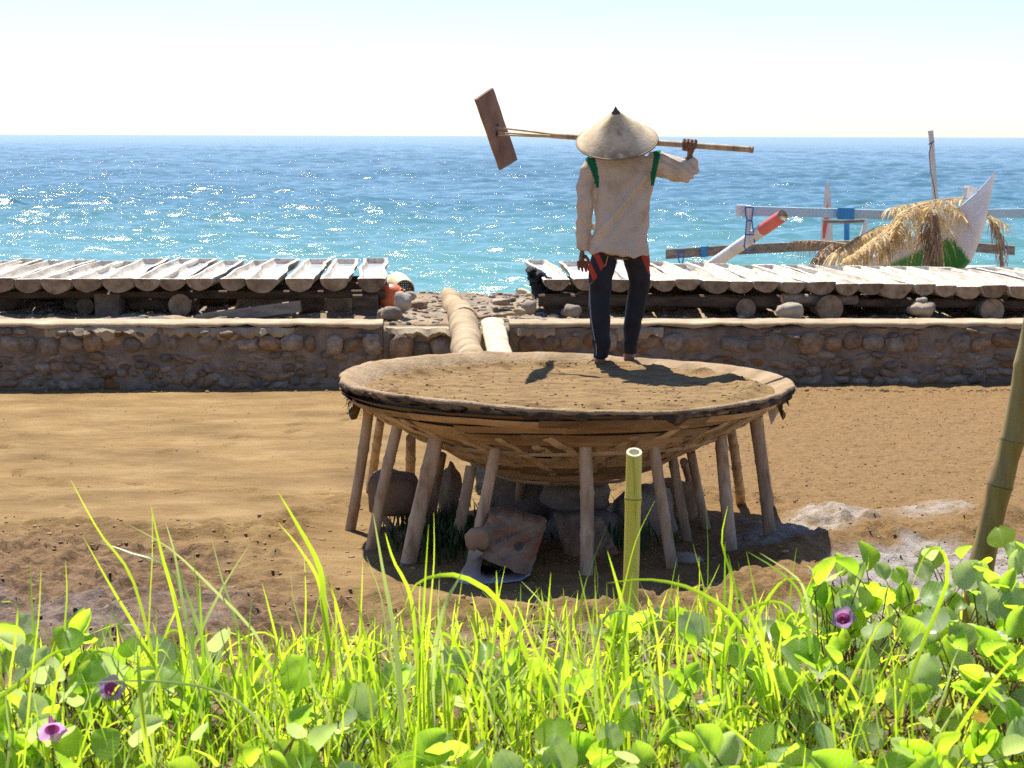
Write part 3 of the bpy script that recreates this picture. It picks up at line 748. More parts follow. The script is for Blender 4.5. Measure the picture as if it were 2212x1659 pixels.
# pebbles and shards scattered over the terrace
mb = MB(); r2 = random.Random(3); pts = []
for i in range(3400):
    x = r2.uniform(-7, 7); y = r2.uniform(20.75, 25.6)
    if -1.4 < x < 0.6 or r2.random() < 0.4: pts.append((x, y, r2.uniform(0.010, 0.045) * (1.5 if x > -0.2 and x < 0.5 else 0.9)))
P = np.array(pts); PZ = beach_h(P[:, :1], P[:, 1:2])[:, 0]
for i, ((x, y, s), z) in enumerate(zip(pts, PZ)):
    v, f = lump(i, (s * r2.uniform(0.8, 1.9), s, s * 0.55), 0.3, 1)
    M = Matrix.Rotation(r2.uniform(0, 3.1), 3, 'Z') @ Matrix.Rotation(jit(0.3), 3, 'X')
    mb.add([M @ q + Vector((x, y, z + s * 0.15)) for q in v], f)
m_peb = simple('beach_pebble', [(0.15, 0.125, 0.10), (0.28, 0.23, 0.175), (0.42, 0.355, 0.275)], 2.5, bstr=0.3, world=True, vary=0)
tag(mb.obj('pebbles', m_peb), 'loose pebbles and shell grit strewn over the sand', kind='stuff')

# ---- things in the gap between the racks
m_orange = simple('orange_plastic', [(0.62, 0.13, 0.045), (0.78, 0.20, 0.08)], 3, rough=0.42, spec=0.4, bstr=0.25, bscale=9, vary=0)
bc = at_y(846, 642, 22.0)
by_ = empty('buoy', bc, 0.3, 'dented orange plastic buoy lying beside the left rack', 'buoy')
mb = MB(); v, f = ICO3; vv = []
for p in v:
    q = p * 0.145
    dent = max(0, 1 - (p - Vector((-0.55, -0.75, 0.1))).length / 0.75)
    vv.append(q * (1 - 0.28 * dent) * (1 + 0.03 * mnoise.noise(p * 2)))
mb.add(vv, f); mb.obj('shell', m_orange, by_)
mb = MB(); mb.tube([(0.08, -0.10, 0.075), (0.10, -0.125, 0.095)], [0.022, 0.018], 10); mb.obj('lug', m_orange, by_)
m_white_pl = simple('white_wicker', [(0.50, 0.42, 0.26), (0.66, 0.58, 0.40)], 9, (1, 1, 1), rough=0.6, bstr=0.5, bscale=60, vary=0)
m_brown_wk = simple('brown_wicker', [(0.06, 0.036, 0.02), (0.12, 0.075, 0.045)], 12, vary=0)
kc = at_y(872, 626, 23.1)
bk = empty('basket', kc, 0, 'pale woven basket lying on its side with its dark lattice bottom showing', 'basket')
bk.rotation_euler = Vector((0.35, -0.9, -0.10)).to_track_quat('Z', 'Y').to_euler()
mb = MB(); rings = []
prof = [(0.118, 0.03), (0.128, 0.0), (0.138, -0.06), (0.15, -0.14), (0.158, -0.25), (0.150, -0.25), (0.14, -0.14), (0.126, -0.05), (0.112, 0.0), (0.108, 0.03)]
for r_, z_ in prof: rings.append([Vector((r_ * math.cos(2 * math.pi * k / 28), r_ * math.sin(2 * math.pi * k / 28), z_)) for k in range(28)])
rings.append(rings[0]); mb.loft(rings, caps=False); mb.obj('basket_wall', m_white_pl, bk)
mb = MB()
for ang in (0, math.pi / 2):
    for k in range(-4, 5):
        h = math.sqrt(max(0.0, 0.112 ** 2 - (k * 0.025) ** 2))
        mb.box((0, 0, 0), (h * 2, 0.018, 0.004), Matrix.Rotation(ang, 4, 'Z') @ Matrix.Translation((0, k * 0.025, 0.022 + 0.004 * (ang > 0))))
mb.obj('lattice_bottom', m_brown_wk, bk, smooth=False)
m_palm = simple('palm_bark', [(0.24, 0.165, 0.09), (0.37, 0.27, 0.155), (0.46, 0.355, 0.22)], 3.5, (1.2, 1, 1.2), bstr=0.7, bscale=22, bdist=0.02, vary=0.06)
m_pale_log = simple('pale_split_log', [(0.33, 0.265, 0.165), (0.50, 0.43, 0.29), (0.60, 0.53, 0.38)], 4, (2, 0.7, 2), bstr=0.5, bscale=26, vary=0)
def palm_log(name, p0, p1, r0, r1, mat, label, squash=1.0, wob=0.03, rings_amp=0.005, seed=0):
    p0, p1 = Vector(p0), Vector(p1); n = 40; mb = MB()
    pts = [p0.lerp(p1, i / n) + Vector((wob * mnoise.noise(Vector((i * 0.12, seed, 0))), 0, wob * 0.6 * mnoise.noise(Vector((i * 0.1, seed, 5))))) for i in range(n + 1)]
    rad = [(r0 + (r1 - r0) * i / n) * (1 + rings_amp * (i % 5 == 0) + 0.05 * mnoise.noise(Vector((i * 0.11, seed, 9)))) * (0.86 if i in (0, n) else 1) for i in range(n + 1)]
    mb.tube(pts, rad, 16, squash=squash); return tag(mb.obj(name, mat, sharp=60), label, 'log')
palm_log('palm_log', at_y(1014, 790, 14.62), at_y(1001, 694, 21.0), 0.108, 0.15, m_palm, 'thick palm log bridging from the sand terrace to the basin rim', seed=1)
palm_log('palm_log', at_y(1003, 690, 20.75), at_y(965, 637, 25.0), 0.145, 0.10, m_palm, 'palm log lying on the sand towards the sea behind the bridging log', seed=2, wob=0.06)
palm_log('split_log', at_y(1082, 775, 14.62), at_y(1063, 694, 20.5), 0.088, 0.118, m_pale_log, 'short pale split log laid beside the bridging palm log', squash=0.40, seed=3, wob=0.006)
def stick(pts, r, mat, label, name='driftwood_stick', cat='stick'):
    mb = MB(); P = [Vector(p) for p in pts]; out = []
    for i in range(len(P) - 1):
        for k in range(5): out.append(P[i].lerp(P[i + 1], k / 5) + Vector((jit(r * 0.4), jit(r * 0.4), jit(r * 0.4))))
    out.append(P[-1]); mb.tube(out, [r * (1 - 0.4 * i / len(out)) for i in range(len(out))], 8)
    return tag(mb.obj(name, mat), label, cat)
stick([at_y(1035, 687, 21.1), at_y(1085, 681, 21.2), at_y(1135, 677, 21.3)], 0.022, m_palm, 'thin brown driftwood stick lying between the pale split log and the right rack')
stick([at_y(1118, 626, 22.6), at_y(1140, 632, 22.4), at_y(1158, 643, 22.2)], 0.03, m_pale_log, 'bleached curved driftwood leaning on the end of the right rack')
# ================================================================== FILTER BASIN (wide woven bamboo cone on legs, filled with soil)
TL, TRr = at_z(733, 806, 0.99), at_z(1717, 826, 0.99)
TF, TB = at_z(1215, 888, 0.97), at_z(1215, 757, 0.99)
BC = Vector(((TL.x + TRr.x) / 2 + 0.033, (TF.y + TB.y) / 2, 0.0))
BRX, BRY = (TRr.x - TL.x) / 2, (TB.y - TF.y) / 2
print('BASIN', BC, BRX, BRY)
basin = empty('soil_basin', BC, 0, 'wide conical basin of woven bamboo standing on many bamboo legs', 'basin')
def rimfac(th):
    return 1 + 0.012 * math.sin(2 * th + 0.5) + 0.014 * mnoise.noise(Vector((math.cos(th) * 1.6, math.sin(th) * 1.6, 0.3))) + 0.010 * mnoise.noise(Vector((math.cos(th) * 6, math.sin(th) * 6, 2.3))) + 0.005 * mnoise.noise(Vector((math.cos(th) * 17, math.sin(th) * 17, 2.3)))
def rimz(th): return 0.985 - 0.025 * math.cos(th) + 0.03 * mnoise.noise(Vector((math.cos(th) * 1.3, math.sin(th) * 1.3, 7.7))) + 0.010 * mnoise.noise(Vector((math.cos(th) * 5, math.sin(th) * 5, 4.7)))
def bp(th, rr, z):            # rr: fraction of the rim radius
    f = rimfac(th) * rr
    return Vector((BRX * f * math.cos(th), BRY * f * math.sin(th), z))
CONE = [(0.985, 0.905), (0.30, 0.395)]
def cone_pt(th, t, off=0.0):  # t 0 under the rim, 1 at the bottom edge; off metres outward
    rr = CONE[0][0] + (CONE[1][0] - CONE[0][0]) * t; z = CONE[0][1] + (CONE[1][1] - CONE[0][1]) * t - 0.012 * math.sin(math.pi * t)
    p = bp(th, rr, z); nrm = Vector((math.cos(th) * 0.62, math.sin(th) * 0.62, -0.78))
    return p + nrm * off
m_plaster = simple('dried_mud_plaster', [(0.21, 0.135, 0.065), (0.31, 0.212, 0.115), (0.38, 0.278, 0.165)], 5, bstr=0.7, bscale=35, bdist=0.02, vary=0)
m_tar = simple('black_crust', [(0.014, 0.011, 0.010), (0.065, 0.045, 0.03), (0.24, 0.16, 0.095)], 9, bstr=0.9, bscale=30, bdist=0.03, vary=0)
m_slat = simple('bamboo_slat', [(0.24, 0.14, 0.06), (0.40, 0.255, 0.12), (0.52, 0.36, 0.19)], 2.5, (1, 1, 4), rough=0.6, bstr=0.4, bscale=50, vary=0.42)
m_lath = simple('pale_bamboo_lath', [(0.34, 0.22, 0.11), (0.54, 0.38, 0.21), (0.64, 0.48, 0.29)], 2.5, (1, 1, 4), rough=0.6, bstr=0.4, bscale=50, vary=0.25)
m_liner = simple('old_matting', [(0.12, 0.07, 0.035), (0.22, 0.135, 0.07)], 8, vary=0)
m_leg = simple('weathered_bamboo', [(0.24, 0.155, 0.085), (0.48, 0.345, 0.205), (0.62, 0.48, 0.31)], 3.0, (5, 5, 0.8), rough=0.65, bstr=0.3, bscale=40, vary=0.16)
# rim: rounded plaster lip with a wide inner slope
N = 240; mb = MB(); rings = []
for i in range(N + 1):
    th = 2 * math.pi * i / N; z = rimz(th)
    e = 0.010 * mnoise.noise(Vector((math.cos(th) * 14, math.sin(th) * 14, 1.1)))
    q = 0.006 * mnoise.noise(Vector((math.cos(th) * 25, math.sin(th) * 25, 5.1)))
    inner = 0.888 + 0.07 * max(0, -math.sin(th)) ** 0.7 + 0.02 * mnoise.noise(Vector((math.cos(th) * 2, math.sin(th) * 2, 9)))
    rings.append([bp(th, inner - 0.03, 0.87), bp(th, inner + 0.02, z - 0.045 + e), bp(th, 0.972, z - 0.007 + q), bp(th, 0.990, z + 0.001 + e * 0.5), bp(th, 1.0, z - 0.005 + q), bp(th, 1.004 + e * 0.6, z - 0.018), bp(th, 0.998 + e, z - 0.034 + e), bp(th, 0.975, z - 0.06)])
mb.loft(rings, closed=False, caps=False); mb.obj('rim', m_plaster, basin, sharp=80)
# black tarry crust hanging below the lip
mb = MB(); rings = []
for i in range(N * 2 + 1):
    th = 2 * math.pi * i / (N * 2); z = rimz(th) - 0.024
    c, s = math.cos(th), math.sin(th)
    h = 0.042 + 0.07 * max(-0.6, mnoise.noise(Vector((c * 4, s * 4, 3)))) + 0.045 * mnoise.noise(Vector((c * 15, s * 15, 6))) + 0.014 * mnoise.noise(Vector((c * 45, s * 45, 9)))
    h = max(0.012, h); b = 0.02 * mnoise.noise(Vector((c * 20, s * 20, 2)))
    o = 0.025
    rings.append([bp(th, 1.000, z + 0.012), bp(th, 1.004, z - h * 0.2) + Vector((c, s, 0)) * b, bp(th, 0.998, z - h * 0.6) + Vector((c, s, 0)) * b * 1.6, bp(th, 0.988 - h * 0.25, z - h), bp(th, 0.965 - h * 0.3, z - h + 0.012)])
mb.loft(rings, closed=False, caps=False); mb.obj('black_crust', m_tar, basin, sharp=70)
# matting liner
mb = MB(); rings = [[cone_pt(2 * math.pi * k / 96, t, -0.012) for k in range(96)] for t in (-0.04, 0.2, 0.4, 0.6, 0.8, 1.0)]
mb.loft(rings, caps=False); mb.f.append(tuple(5 * 96 + k for k in range(96))); mb.mi.append(0); mb.obj('liner', m_liner, basin)
def strip(name, path, wid, thick, mat, parent):
    """thin flat lath along (theta, t) path lying on the cone"""
    mb = MB(); rings = []; n = len(path)
    for i, (th, t, off) in enumerate(path):
        p = cone_pt(th, t, off); nrm = Vector((math.cos(th) * 0.62, math.sin(th) * 0.62, -0.78))
        a = path[max(0, i - 1)]; b = path[min(n - 1, i + 1)]
        d = (cone_pt(b[0], b[1], b[2]) - cone_pt(a[0], a[1], a[2])).normalized(); sd = d.cross(nrm).normalized()
        rings.append([p - sd * wid / 2, p - sd * wid / 2 + nrm * thick, p + sd * wid / 2 + nrm * thick, p + sd * wid / 2])
    mb.loft(rings); return mb.obj(name, mat, parent, sharp=30)
r3 = random.Random(12)
bands = 11
for b in range(bands):
    t = 0.03 + 0.95 * b / bands; rr = CONE[0][0] + (CONE[1][0] - CONE[0][0]) * t
    th = r3.uniform(0, 1)
    end = th + 2 * math.pi
    while th < end - 0.05:
        da = min(end - th, r3.uniform(0.35, 0.85) / max(0.5, rr))
        tj = t + r3.uniform(-0.02, 0.02); ph = r3.uniform(0, 6)
        n = max(4, int(da / 0.06)); tilt_ = r3.uniform(-0.03, 0.03)
        path = [(th + da * i / n * 1.03, tj + tilt_ * i / n, 0.004 + 0.007 * (0.5 + 0.5 * math.sin(ph + 11 * (th + da * i / n)))) for i in range(n + 1)]
        strip('slat', path, r3.uniform(0.058, 0.085), 0.005, m_slat, basin)
        th += da
for k in range(44):                                     # laths woven up the cone, leaning
    th = 2 * math.pi * k / 44 + r3.uniform(-0.04, 0.04)
    lean = (0.20 if math.cos(th) < 0 else -0.20) * r3.uniform(0.3, 1.3)
    t0, t1 = r3.uniform(0.02, 0.35), r3.uniform(0.5, 0.95)
    n = 12; ph = r3.choice((0, math.pi))
    path = [(th + lean * (i / n - 0.5), t0 + (t1 - t0) * i / n, 0.014 + 0.007 * math.sin(ph + i * 1.6)) for i in range(n + 1)]
    strip('lath', path, r3.uniform(0.034, 0.055), 0.008, m_lath, basin)
for t in (0.43, 0.97):
    for k in range(6):
        a0 = k * math.pi / 3 + 0.2
        strip('hoop', [(a0 + math.pi / 3 * 1.06 * i / 14, t + 0.012 * math.sin(k * 2.2 + i * 0.3), 0.020) for i in range(15)], 0.024, 0.010, m_lath, basin)
# soil filling
m_soil, nt, out = new_mat('tilled_soil')
pos = coords(nt, (1, 1, 1), True); stq = coords(nt, (0.8, 2.4, 1), True)
c = ramp(nt, noise_tex(nt, stq, 5.5, 8, 0.7), [(0.34, (0.14, 0.08, 0.034)), (0.5, (0.25, 0.158, 0.068)), (0.66, (0.33, 0.22, 0.10))])
spm = ramp(nt, noise_tex(nt, pos, 30, 4, 0.65), [(0.63, 0.0), (0.72, 0.8)]); c = mixc(nt, spm, c, (0.10, 0.052, 0.023))
pb = bsdf(nt, out, c, 0.92, 0.12); bump(nt, pb, noise_tex(nt, pos, 34, 7, 0.75), 0.7, 0.03)
nr, na = 90, 260
rr_, aa_ = np.meshgrid(np.linspace(0.0, 0.965, nr), np.linspace(0, 2 * math.pi, na + 1))
rf = np.array([rimfac(a) for a in aa_[:, 0]])[:, None]
SXX = BC.x + BRX * rr_ * rf * np.cos(aa_); SYY = BC.y + BRY * rr_ * rf * np.sin(aa_)
def soil_z(X, Y):
    d = np.hypot((X - BC.x) / BRX, (Y - BC.y) / BRY)
    z = 0.915 + 0.015 * fbm(X * 2.5, Y * 2.5, 4, 81) + 0.012 * fbm(X * 8, Y * 12, 4, 82) + 0.012 * np.maximum(0, fbm(X * 16, Y * 16, 3, 83) - 0.15)
    return z + 0.028 * np.exp(-((d - 0.82) / 0.05) ** 2) * (1 + 1.5 * fbm(X * 5, Y * 5, 3, 84)) + 0.03 * sstep(0.2, 0.9, (BC.y - Y) / BRY) - 0.10 * sstep(0.90, 0.96, d) * (Y > BC.y - 0.4) - 0.05 * sstep(0.92, 0.96, d)
soil = grid_obj('soil', SXX, SYY, soil_z(SXX, SYY), m_soil); tag(soil, 'crumbly brown soil filling the basin', kind='stuff')
def sz(x, y): return float(soil_z(np.array([[x]], float), np.array([[y]], float))[0, 0])
# clods on soil and field
def clods(name, label, pts, zf, mat, smin, smax, seed):
    r = random.Random(seed); mb = MB(); Pn = np.array(pts); Z = zf(Pn[:, :1], Pn[:, 1:2])[:, 0]
    for i, ((x, y), z) in enumerate(zip(pts, Z)):
        s = smin + (smax - smin) * r.random() ** 3
        v, f = lump(i * 1.7, (s * r.uniform(0.8, 1.5), s, s * r.uniform(0.35, 0.7)), 0.45, 1, 1.5)
        M = Matrix.Rotation(r.uniform(0, 6.28), 3, 'Z')
        mb.add([M @ q + Vector((x, y, z + s * 0.05)) for q in v], f)
    return tag(mb.obj(name, mat), label, kind='stuff')
m_clod = simple('soil_clod', [(0.13, 0.075, 0.033), (0.24, 0.15, 0.067), (0.31, 0.205, 0.098)], 3, world=True, vary=0, bstr=0.4)
m_mudc = simple('dry_mud_clod', [(0.25, 0.155, 0.08), (0.34, 0.215, 0.11), (0.42, 0.28, 0.15)], 3, world=True, vary=0, bstr=0.4)
m_clod_dark = simple('mud_clod', [(0.12, 0.072, 0.035), (0.24, 0.15, 0.075), (0.34, 0.225, 0.12)], 3, world=True, vary=0, bstr=0.4)
r4 = random.Random(5); pts = []
for i in range(1100):
    a = r4.uniform(0, 6.28); d = math.sqrt(r4.random()) * 0.86
    if r4.random() < 0.35: d = r4.uniform(0.76, 0.88)
    pts.append((BC.x + BRX * d * math.cos(a), BC.y + BRY * d * math.sin(a)))
clods('soil_clods', 'small crumbs of soil on the basin filling', pts, soil_z, m_clod, 0.003, 0.013, 1)
pts = []
while len(pts) < 8000:
    x, y = r4.uniform(-1.0, 6.2), 11.6 + 9.2 * r4.random()
    if x < 0.9 and r4.random() < 0.75: continue
    if math.hypot(x - BC.x, y - BC.y) < 1.5 and r4.random() < 0.7: continue
    pts.append((x, y))
clods('field_clods', 'crumbs and clods on the tilled right side of the field', pts, ground_h, m_clod, 0.003, 0.011, 2)
pts = []
while len(pts) < 2400:
    x, y = r4.uniform(-4.2, 3.8), r4.uniform(9.3, 13.2)
    if x > 1.2 and r4.random() < 0.75: continue
    pts.append((x, y))
clods('mud_clods', 'clods and cracked crumbs of mud in front of the basin', pts, ground_h, m_mudc, 0.004, 0.018, 3)
pts = []
while len(pts) < 700:
    pts.append((r4.uniform(-5.5, 0), r4.uniform(13, 20.3)))
clods('field_crumbs', 'sparse crumbs on the smooth left side of the field', pts, ground_h, m_clod_dark, 0.003, 0.011, 4)
pts = []
while len(pts) < 500:
    pts.append((r4.uniform(-5.5, 5.8), 20.15 + r4.uniform(-0.1, 0.1)))
clods('wall_foot_crumbs', 'crumbs along the shaded foot of the wall', pts, ground_h, m_clod, 0.01, 0.03, 6)

# legs ---------------------------------------------------------------
def bamboo(mb, p0, p1, r0, r1, node=0.3, bulge=1.10, n=14, phase=0.0, bend=0.0, seed=0):
    p0, p1 = Vector(p0), Vector(p1); L = (p1 - p0).length; pts = []; rad = []
    s = 0; stations = [0.0]
    k = node * (0.3 + phase)
    while k < L - 0.02:
        stations += [k - 0.03, k - 0.008, k, k + 0.008, k + 0.03]; k += node * (0.9 + 0.2 * math.sin(seed + k * 7))
    stations = sorted(x for x in set(stations + [L]) if 0 <= x <= L)
    nodes = []
    k = node * (0.3 + phase)
    while k < L - 0.02: nodes.append(k); k += node * (0.9 + 0.2 * math.sin(seed + k * 7))
    sd = Vector((1, 0, 0))
    for x in stations:
        t = x / L; r = r0 + (r1 - r0) * t
        m = min([abs(x - q) for q in nodes] + [9])
        r *= bulge if m < 0.002 else ((1 + bulge) / 2 if m < 0.012 else 1.0)
        pts.append(p0.lerp(p1, t) + sd * bend * math.sin(math.pi * t) + sd * 0.004 * mnoise.noise(Vector((x * 5, seed, 0)))); rad.append(r)
    mb.tube(pts, rad, n)
legs = [  # top px, bottom px, diameter px
 ((797, 885), (757, 1140), 24), ((822, 908), (798, 1075), 19), ((858, 925), (803, 1182), 26), ((888, 950), (884, 1075), 21), ((945, 938), (884, 1212), 36),
 ((952, 990), (928, 1130), 25), ((1015, 1018), (983, 1172), 26), ((1072, 962), (1018, 1222), 26), ((1126, 1022), (1114, 1125), 19), ((1264, 960), (1266, 1237), 31),
 ((1411, 958), (1452, 1222), 26), ((1455, 998), (1484, 1165), 22), ((1494, 985), (1524, 1137), 21), ((1556, 935), (1580, 1190), 28), ((1579, 930), (1600, 1090), 21),
 ((1628, 892), (1663, 1168), 27), ((1642, 905), (1668, 1098), 14), ((1478, 1000), (1500, 1080), 18)]
for i, (tp, bt, w) in enumerate(legs):
    b = at_z(bt[0], bt[1], 0.01)
    inw = (BC.xy - b.xy).normalized()
    # find depth at which the leg head meets the cone
    best = None
    for k in range(60):
        Y = b.y + (k / 59.0) * (BC.y - b.y) * 0.75
        p = at_y(tp[0], tp[1], Y); q = p - BC
        th = math.atan2(q.y / BRY, q.x / BRX); rr = math.hypot(q.x / BRX, q.y / BRY) / rimfac(th)
        t = (rr - CONE[0][0]) / (CONE[1][0] - CONE[0][0]); zc = CONE[0][1] + (CONE[1][1] - CONE[0][1]) * max(0, min(1.2, t))
        e = abs(zc - p.z)
        if best is None or e < best[0]: best = (e, p)
    top = best[1]
    r = w / LENS_PX * b.y / 2
    d = (top - b).normalized()
    mb = MB(); bamboo(mb, b - d * 0.06 - BC, top + d * 0.03 - BC, r * 1.02, r * 0.96, 0.34, 1.13, 14, 0.3 + 0.6 * (i * 0.37 % 1), jit(0.012), i)
    mb.obj('leg', m_leg, basin, sharp=50)
# scraps hanging from the rim
m_rag = simple('white_plastic_scrap', [(0.60, 0.55, 0.50), (0.75, 0.71, 0.66)], 4, vary=0, bstr=0.3)
def scrap(pts_px, Y, mat, label, name, cat):
    mb = MB(); P = [at_y(x, y, Y + jit(0.02)) for x, y in pts_px]; n = len(P)
    V = P + [p + Vector((0.004, 0.012, 0)) for p in P]
    F = [tuple(range(n)), tuple(reversed(range(n, 2 * n)))] + [(i, n + i, n + (i + 1) % n, (i + 1) % n) for i in range(n)]
    mb.add(V, F); return tag(mb.obj(name, mat, smooth=False), label, cat)
scrap([(1654, 868), (1672, 860), (1690, 858), (1688, 880), (1676, 900), (1666, 918), (1660, 895)], 12.85, m_rag, 'torn white plastic scrap hanging from the right end of the basin rim', 'plastic_scrap', 'scrap')
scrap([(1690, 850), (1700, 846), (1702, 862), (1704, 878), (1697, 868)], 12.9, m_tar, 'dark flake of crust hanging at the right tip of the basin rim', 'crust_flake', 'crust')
mb = MB(); r5 = random.Random(9)
for i in range(60):
    a = at_y(752 + r5.uniform(0, 40), 838 + r5.uniform(0, 18), 12.9 + r5.uniform(-0.1, 0.1))
    L = r5.uniform(0.04, 0.13); mb.tube([a, a + Vector((jit(0.02), jit(0.02), -L * 0.5)), a + Vector((jit(0.04), jit(0.03), -L))], [0.003, 0.002, 0.001], 4)
tag(mb.obj('root_fibres', m_tar), 'frayed dark fibres hanging at the left tip of the basin rim', 'fibres')

# things under the basin --------------------------------------------
def under(px, py, Y, size, label, mat, seed, boxy=0.2, rough=0.25, name='boulder', cat='boulder', group='stones propping the basin'):
    p = at_y(px, py, Y); mb = MB(); v, f = lump(seed, (size[0] / 2, size[1] / 2, size[2] / 2), rough, 3, 1.1, boxy); mb.add(v, f)
    return tag(mb.obj(name, mat, loc=p), label, cat, group)
under(1246, 1066, 12.9, (0.46, 0.5, 0.26), 'big rounded stone at the top of the pile under the middle of the basin', m_stone[0], 61)
under(1262, 1150, 12.75, (0.50, 0.4, 0.30), 'large grey stone at the bottom of the pile, behind the front middle leg', m_stone[0], 62)
under(1395, 1120, 13.0, (0.42, 0.5, 0.42), 'dark stone of the pile right of the front middle leg', m_stone[0], 63, 0.3)
under(1455, 1085, 13.4, (0.36, 0.4, 0.36), 'dark stone at the back right of the pile under the basin', m_stone[1], 64, 0.4)
under(1120, 1090, 13.3, (0.5, 0.4, 0.45), 'dark stone at the back left of the pile under the basin', m_stone[0], 65, 0.3)
under(1190, 1180, 12.95, (0.34, 0.3, 0.28), 'low stone between the two paper sacks under the basin', m_stone[0], 66, 0.2)
under(850, 1066, 13.0, (0.36, 0.40, 0.30), 'brown angular boulder between the left legs of the basin', m_stone[1], 67, 0.75, 0.16)
under(972, 1065, 13.3, (0.14, 0.12, 0.34), 'knobbly grey stone standing behind the thick left leg', m_stone[0], 68, 0.2, 0.5)
under(1475, 1210, 12.0, (0.26, 0.2, 0.08), 'flat dark stone on the shaded ground right of the front legs', m_stone[0], 69)
# paper sacks
m_kraft, nt, out = new_mat('printed_kraft_paper')
tc = nt.nodes.new('ShaderNodeTexCoord'); v = tc.outputs['Object']
base = ramp(nt, noise_tex(nt, v, 5, 6), [(0.35, (0.22, 0.145, 0.085)), (0.65, (0.37, 0.255, 0.155))])
def band(nt, attrn, lo, hi):
    pass
at_ink = attr(nt, 'ink_orange'); at_dk = attr(nt, 'ink_dark')
c = mixc(nt, at_ink, base, (0.36, 0.13, 0.05)); c = mixc(nt, at_dk, c, (0.075, 0.07, 0.07))
ins = attr(nt, 'inside'); c = mixc(nt, ins, c, (0.52, 0.50, 0.48))
pk = bsdf(nt, out, c, 0.8, 0.2); bump(nt, pk, noise_tex(nt, v, 14, 5), 0.5, 0.02)
def paper_sack(label, face_px, Yf, depth, open_end, seed, inked):
    """crumpled paper sack: front face read from the photograph, given real depth; open mouth with pale lining"""
    n = 48; A, B, Cc, D = [Vector(at_y(x * NAT, y * NAT, Y)) for (x, y), Y in zip(face_px, Yf)]   # top-left, top-right, bottom-right, bottom-left
    V = []; U = []
    for j in range(n + 1):
        for i in range(n + 1):
            a, b = i / n, j / n
            p = A.lerp(B, a).lerp(D.lerp(Cc, a), b)
            edge = min(a, 1 - a, 1 - b) if open_end else min(a, 1 - a, b, 1 - b)
            bulge = depth * 0.5 * (1 - math.exp(-edge * 6)) if not open_end else depth * 0.5 * (1 - (2 * a - 1) ** 4)
            w = 0.012 * mnoise.noise(Vector((a * 5, b * 4, seed))) + 0.040 * abs(mnoise.noise(Vector((a * 4 + b * 3, b * 4 - a, seed + 4)))) + 0.022 * abs(mnoise.noise(Vector((a * 9 - b * 4, b * 8 + a * 3, seed + 6))))
            V.append(p + Vector((0.008 * mnoise.noise(Vector((a * 9, b * 9, seed + 2))), -bulge - w, 0.01 * mnoise.noise(Vector((a * 6, b * 6, seed + 8))))))
            U.append((a, b))
    nf = len(V)
    back = [Vector((p.x * 1.0, 2 * A.lerp(B, .5).y - p.y + depth * 0.15 + (0.05 if False else 0), p.z - 0.05 * U[i][1])) for i, p in enumerate(V)]
    F = []
    w = n + 1
    for j in range(n):
        for i in range(n):
            q = (j * w + i, (j + 1) * w + i, (j + 1) * w + i + 1, j * w + i + 1); F.append(q)
            F.append(tuple(nf + k for k in reversed(q)))
    for j in range(n):
        F.append((j * w, nf + j * w, nf + (j + 1) * w, (j + 1) * w)); F.append((j * w + n, (j + 1) * w + n, nf + (j + 1) * w + n, nf + j * w + n))
    for i in range(n):
        F.append((i, i + 1, nf + i + 1, nf + i))
        if not open_end: F.append((n * w + i, nf + n * w + i, nf + n * w + i + 1, n * w + i + 1))
    c0 = sum(V, Vector()) / len(V)
    mb = MB(); mb.add([p - c0 for p in V + back], F)
    me = mb.mesh('paper_sack', m_kraft)
    ink = np.zeros(2 * nf); dk = np.zeros(2 * nf); inn = np.zeros(2 * nf)
    for i, (a, b) in enumerate(U):
        if inked:
            if 0.20 < b + 0.32 * (0.5 - a) < 0.62 and a > 0.08 and abs((a + b * 0.9) % 0.42 - 0.2) < 0.11: ink[i] = 0.6
            if a > 0.88 and 0.2 < b < 0.55: ink[i] = 0.8
            if ((a - 0.64) / 0.085) ** 2 + ((b - 0.52) / 0.095) ** 2 < 1: dk[i] = 0.85
            if 0.66 < a < 0.80 and abs((b - 0.47) + (a - 0.70) * 1.6) < 0.022: dk[i] = 0.8
            l = (a - 0.22) / 0.36
            if 0 < l < 1 and abs(b - (0.62 - 0.42 * l)) < 0.055 and (l * 7) % 1 > 0.28: dk[i] = 0.6
        else:
            if b > 0.55 and a > 0.3 and abs(a - b) < 0.12: ink[i] = 0.35
        if open_end and b > 0.985: ink[i] = 0.3
    for nme, arr in (('ink_orange', ink), ('ink_dark', dk), ('inside', inn)):
        at = me.attributes.new(nme, 'FLOAT', 'POINT'); at.data.foreach_set('value', arr.astype(np.float32))
    o = bpy.data.objects.new('paper_sack', me); COL.objects.link(o); o.location = c0
    tag(o, label, 'sack')
    return o, c0
sack, c0 = paper_sack('crumpled open paper sack with orange print and a dark round emblem under the basin', [(1104, 1148), (1232, 1172), (1194, 1290), (1070, 1240)], (11.85, 11.9, 11.5, 11.5), 0.24, True, 3, True)
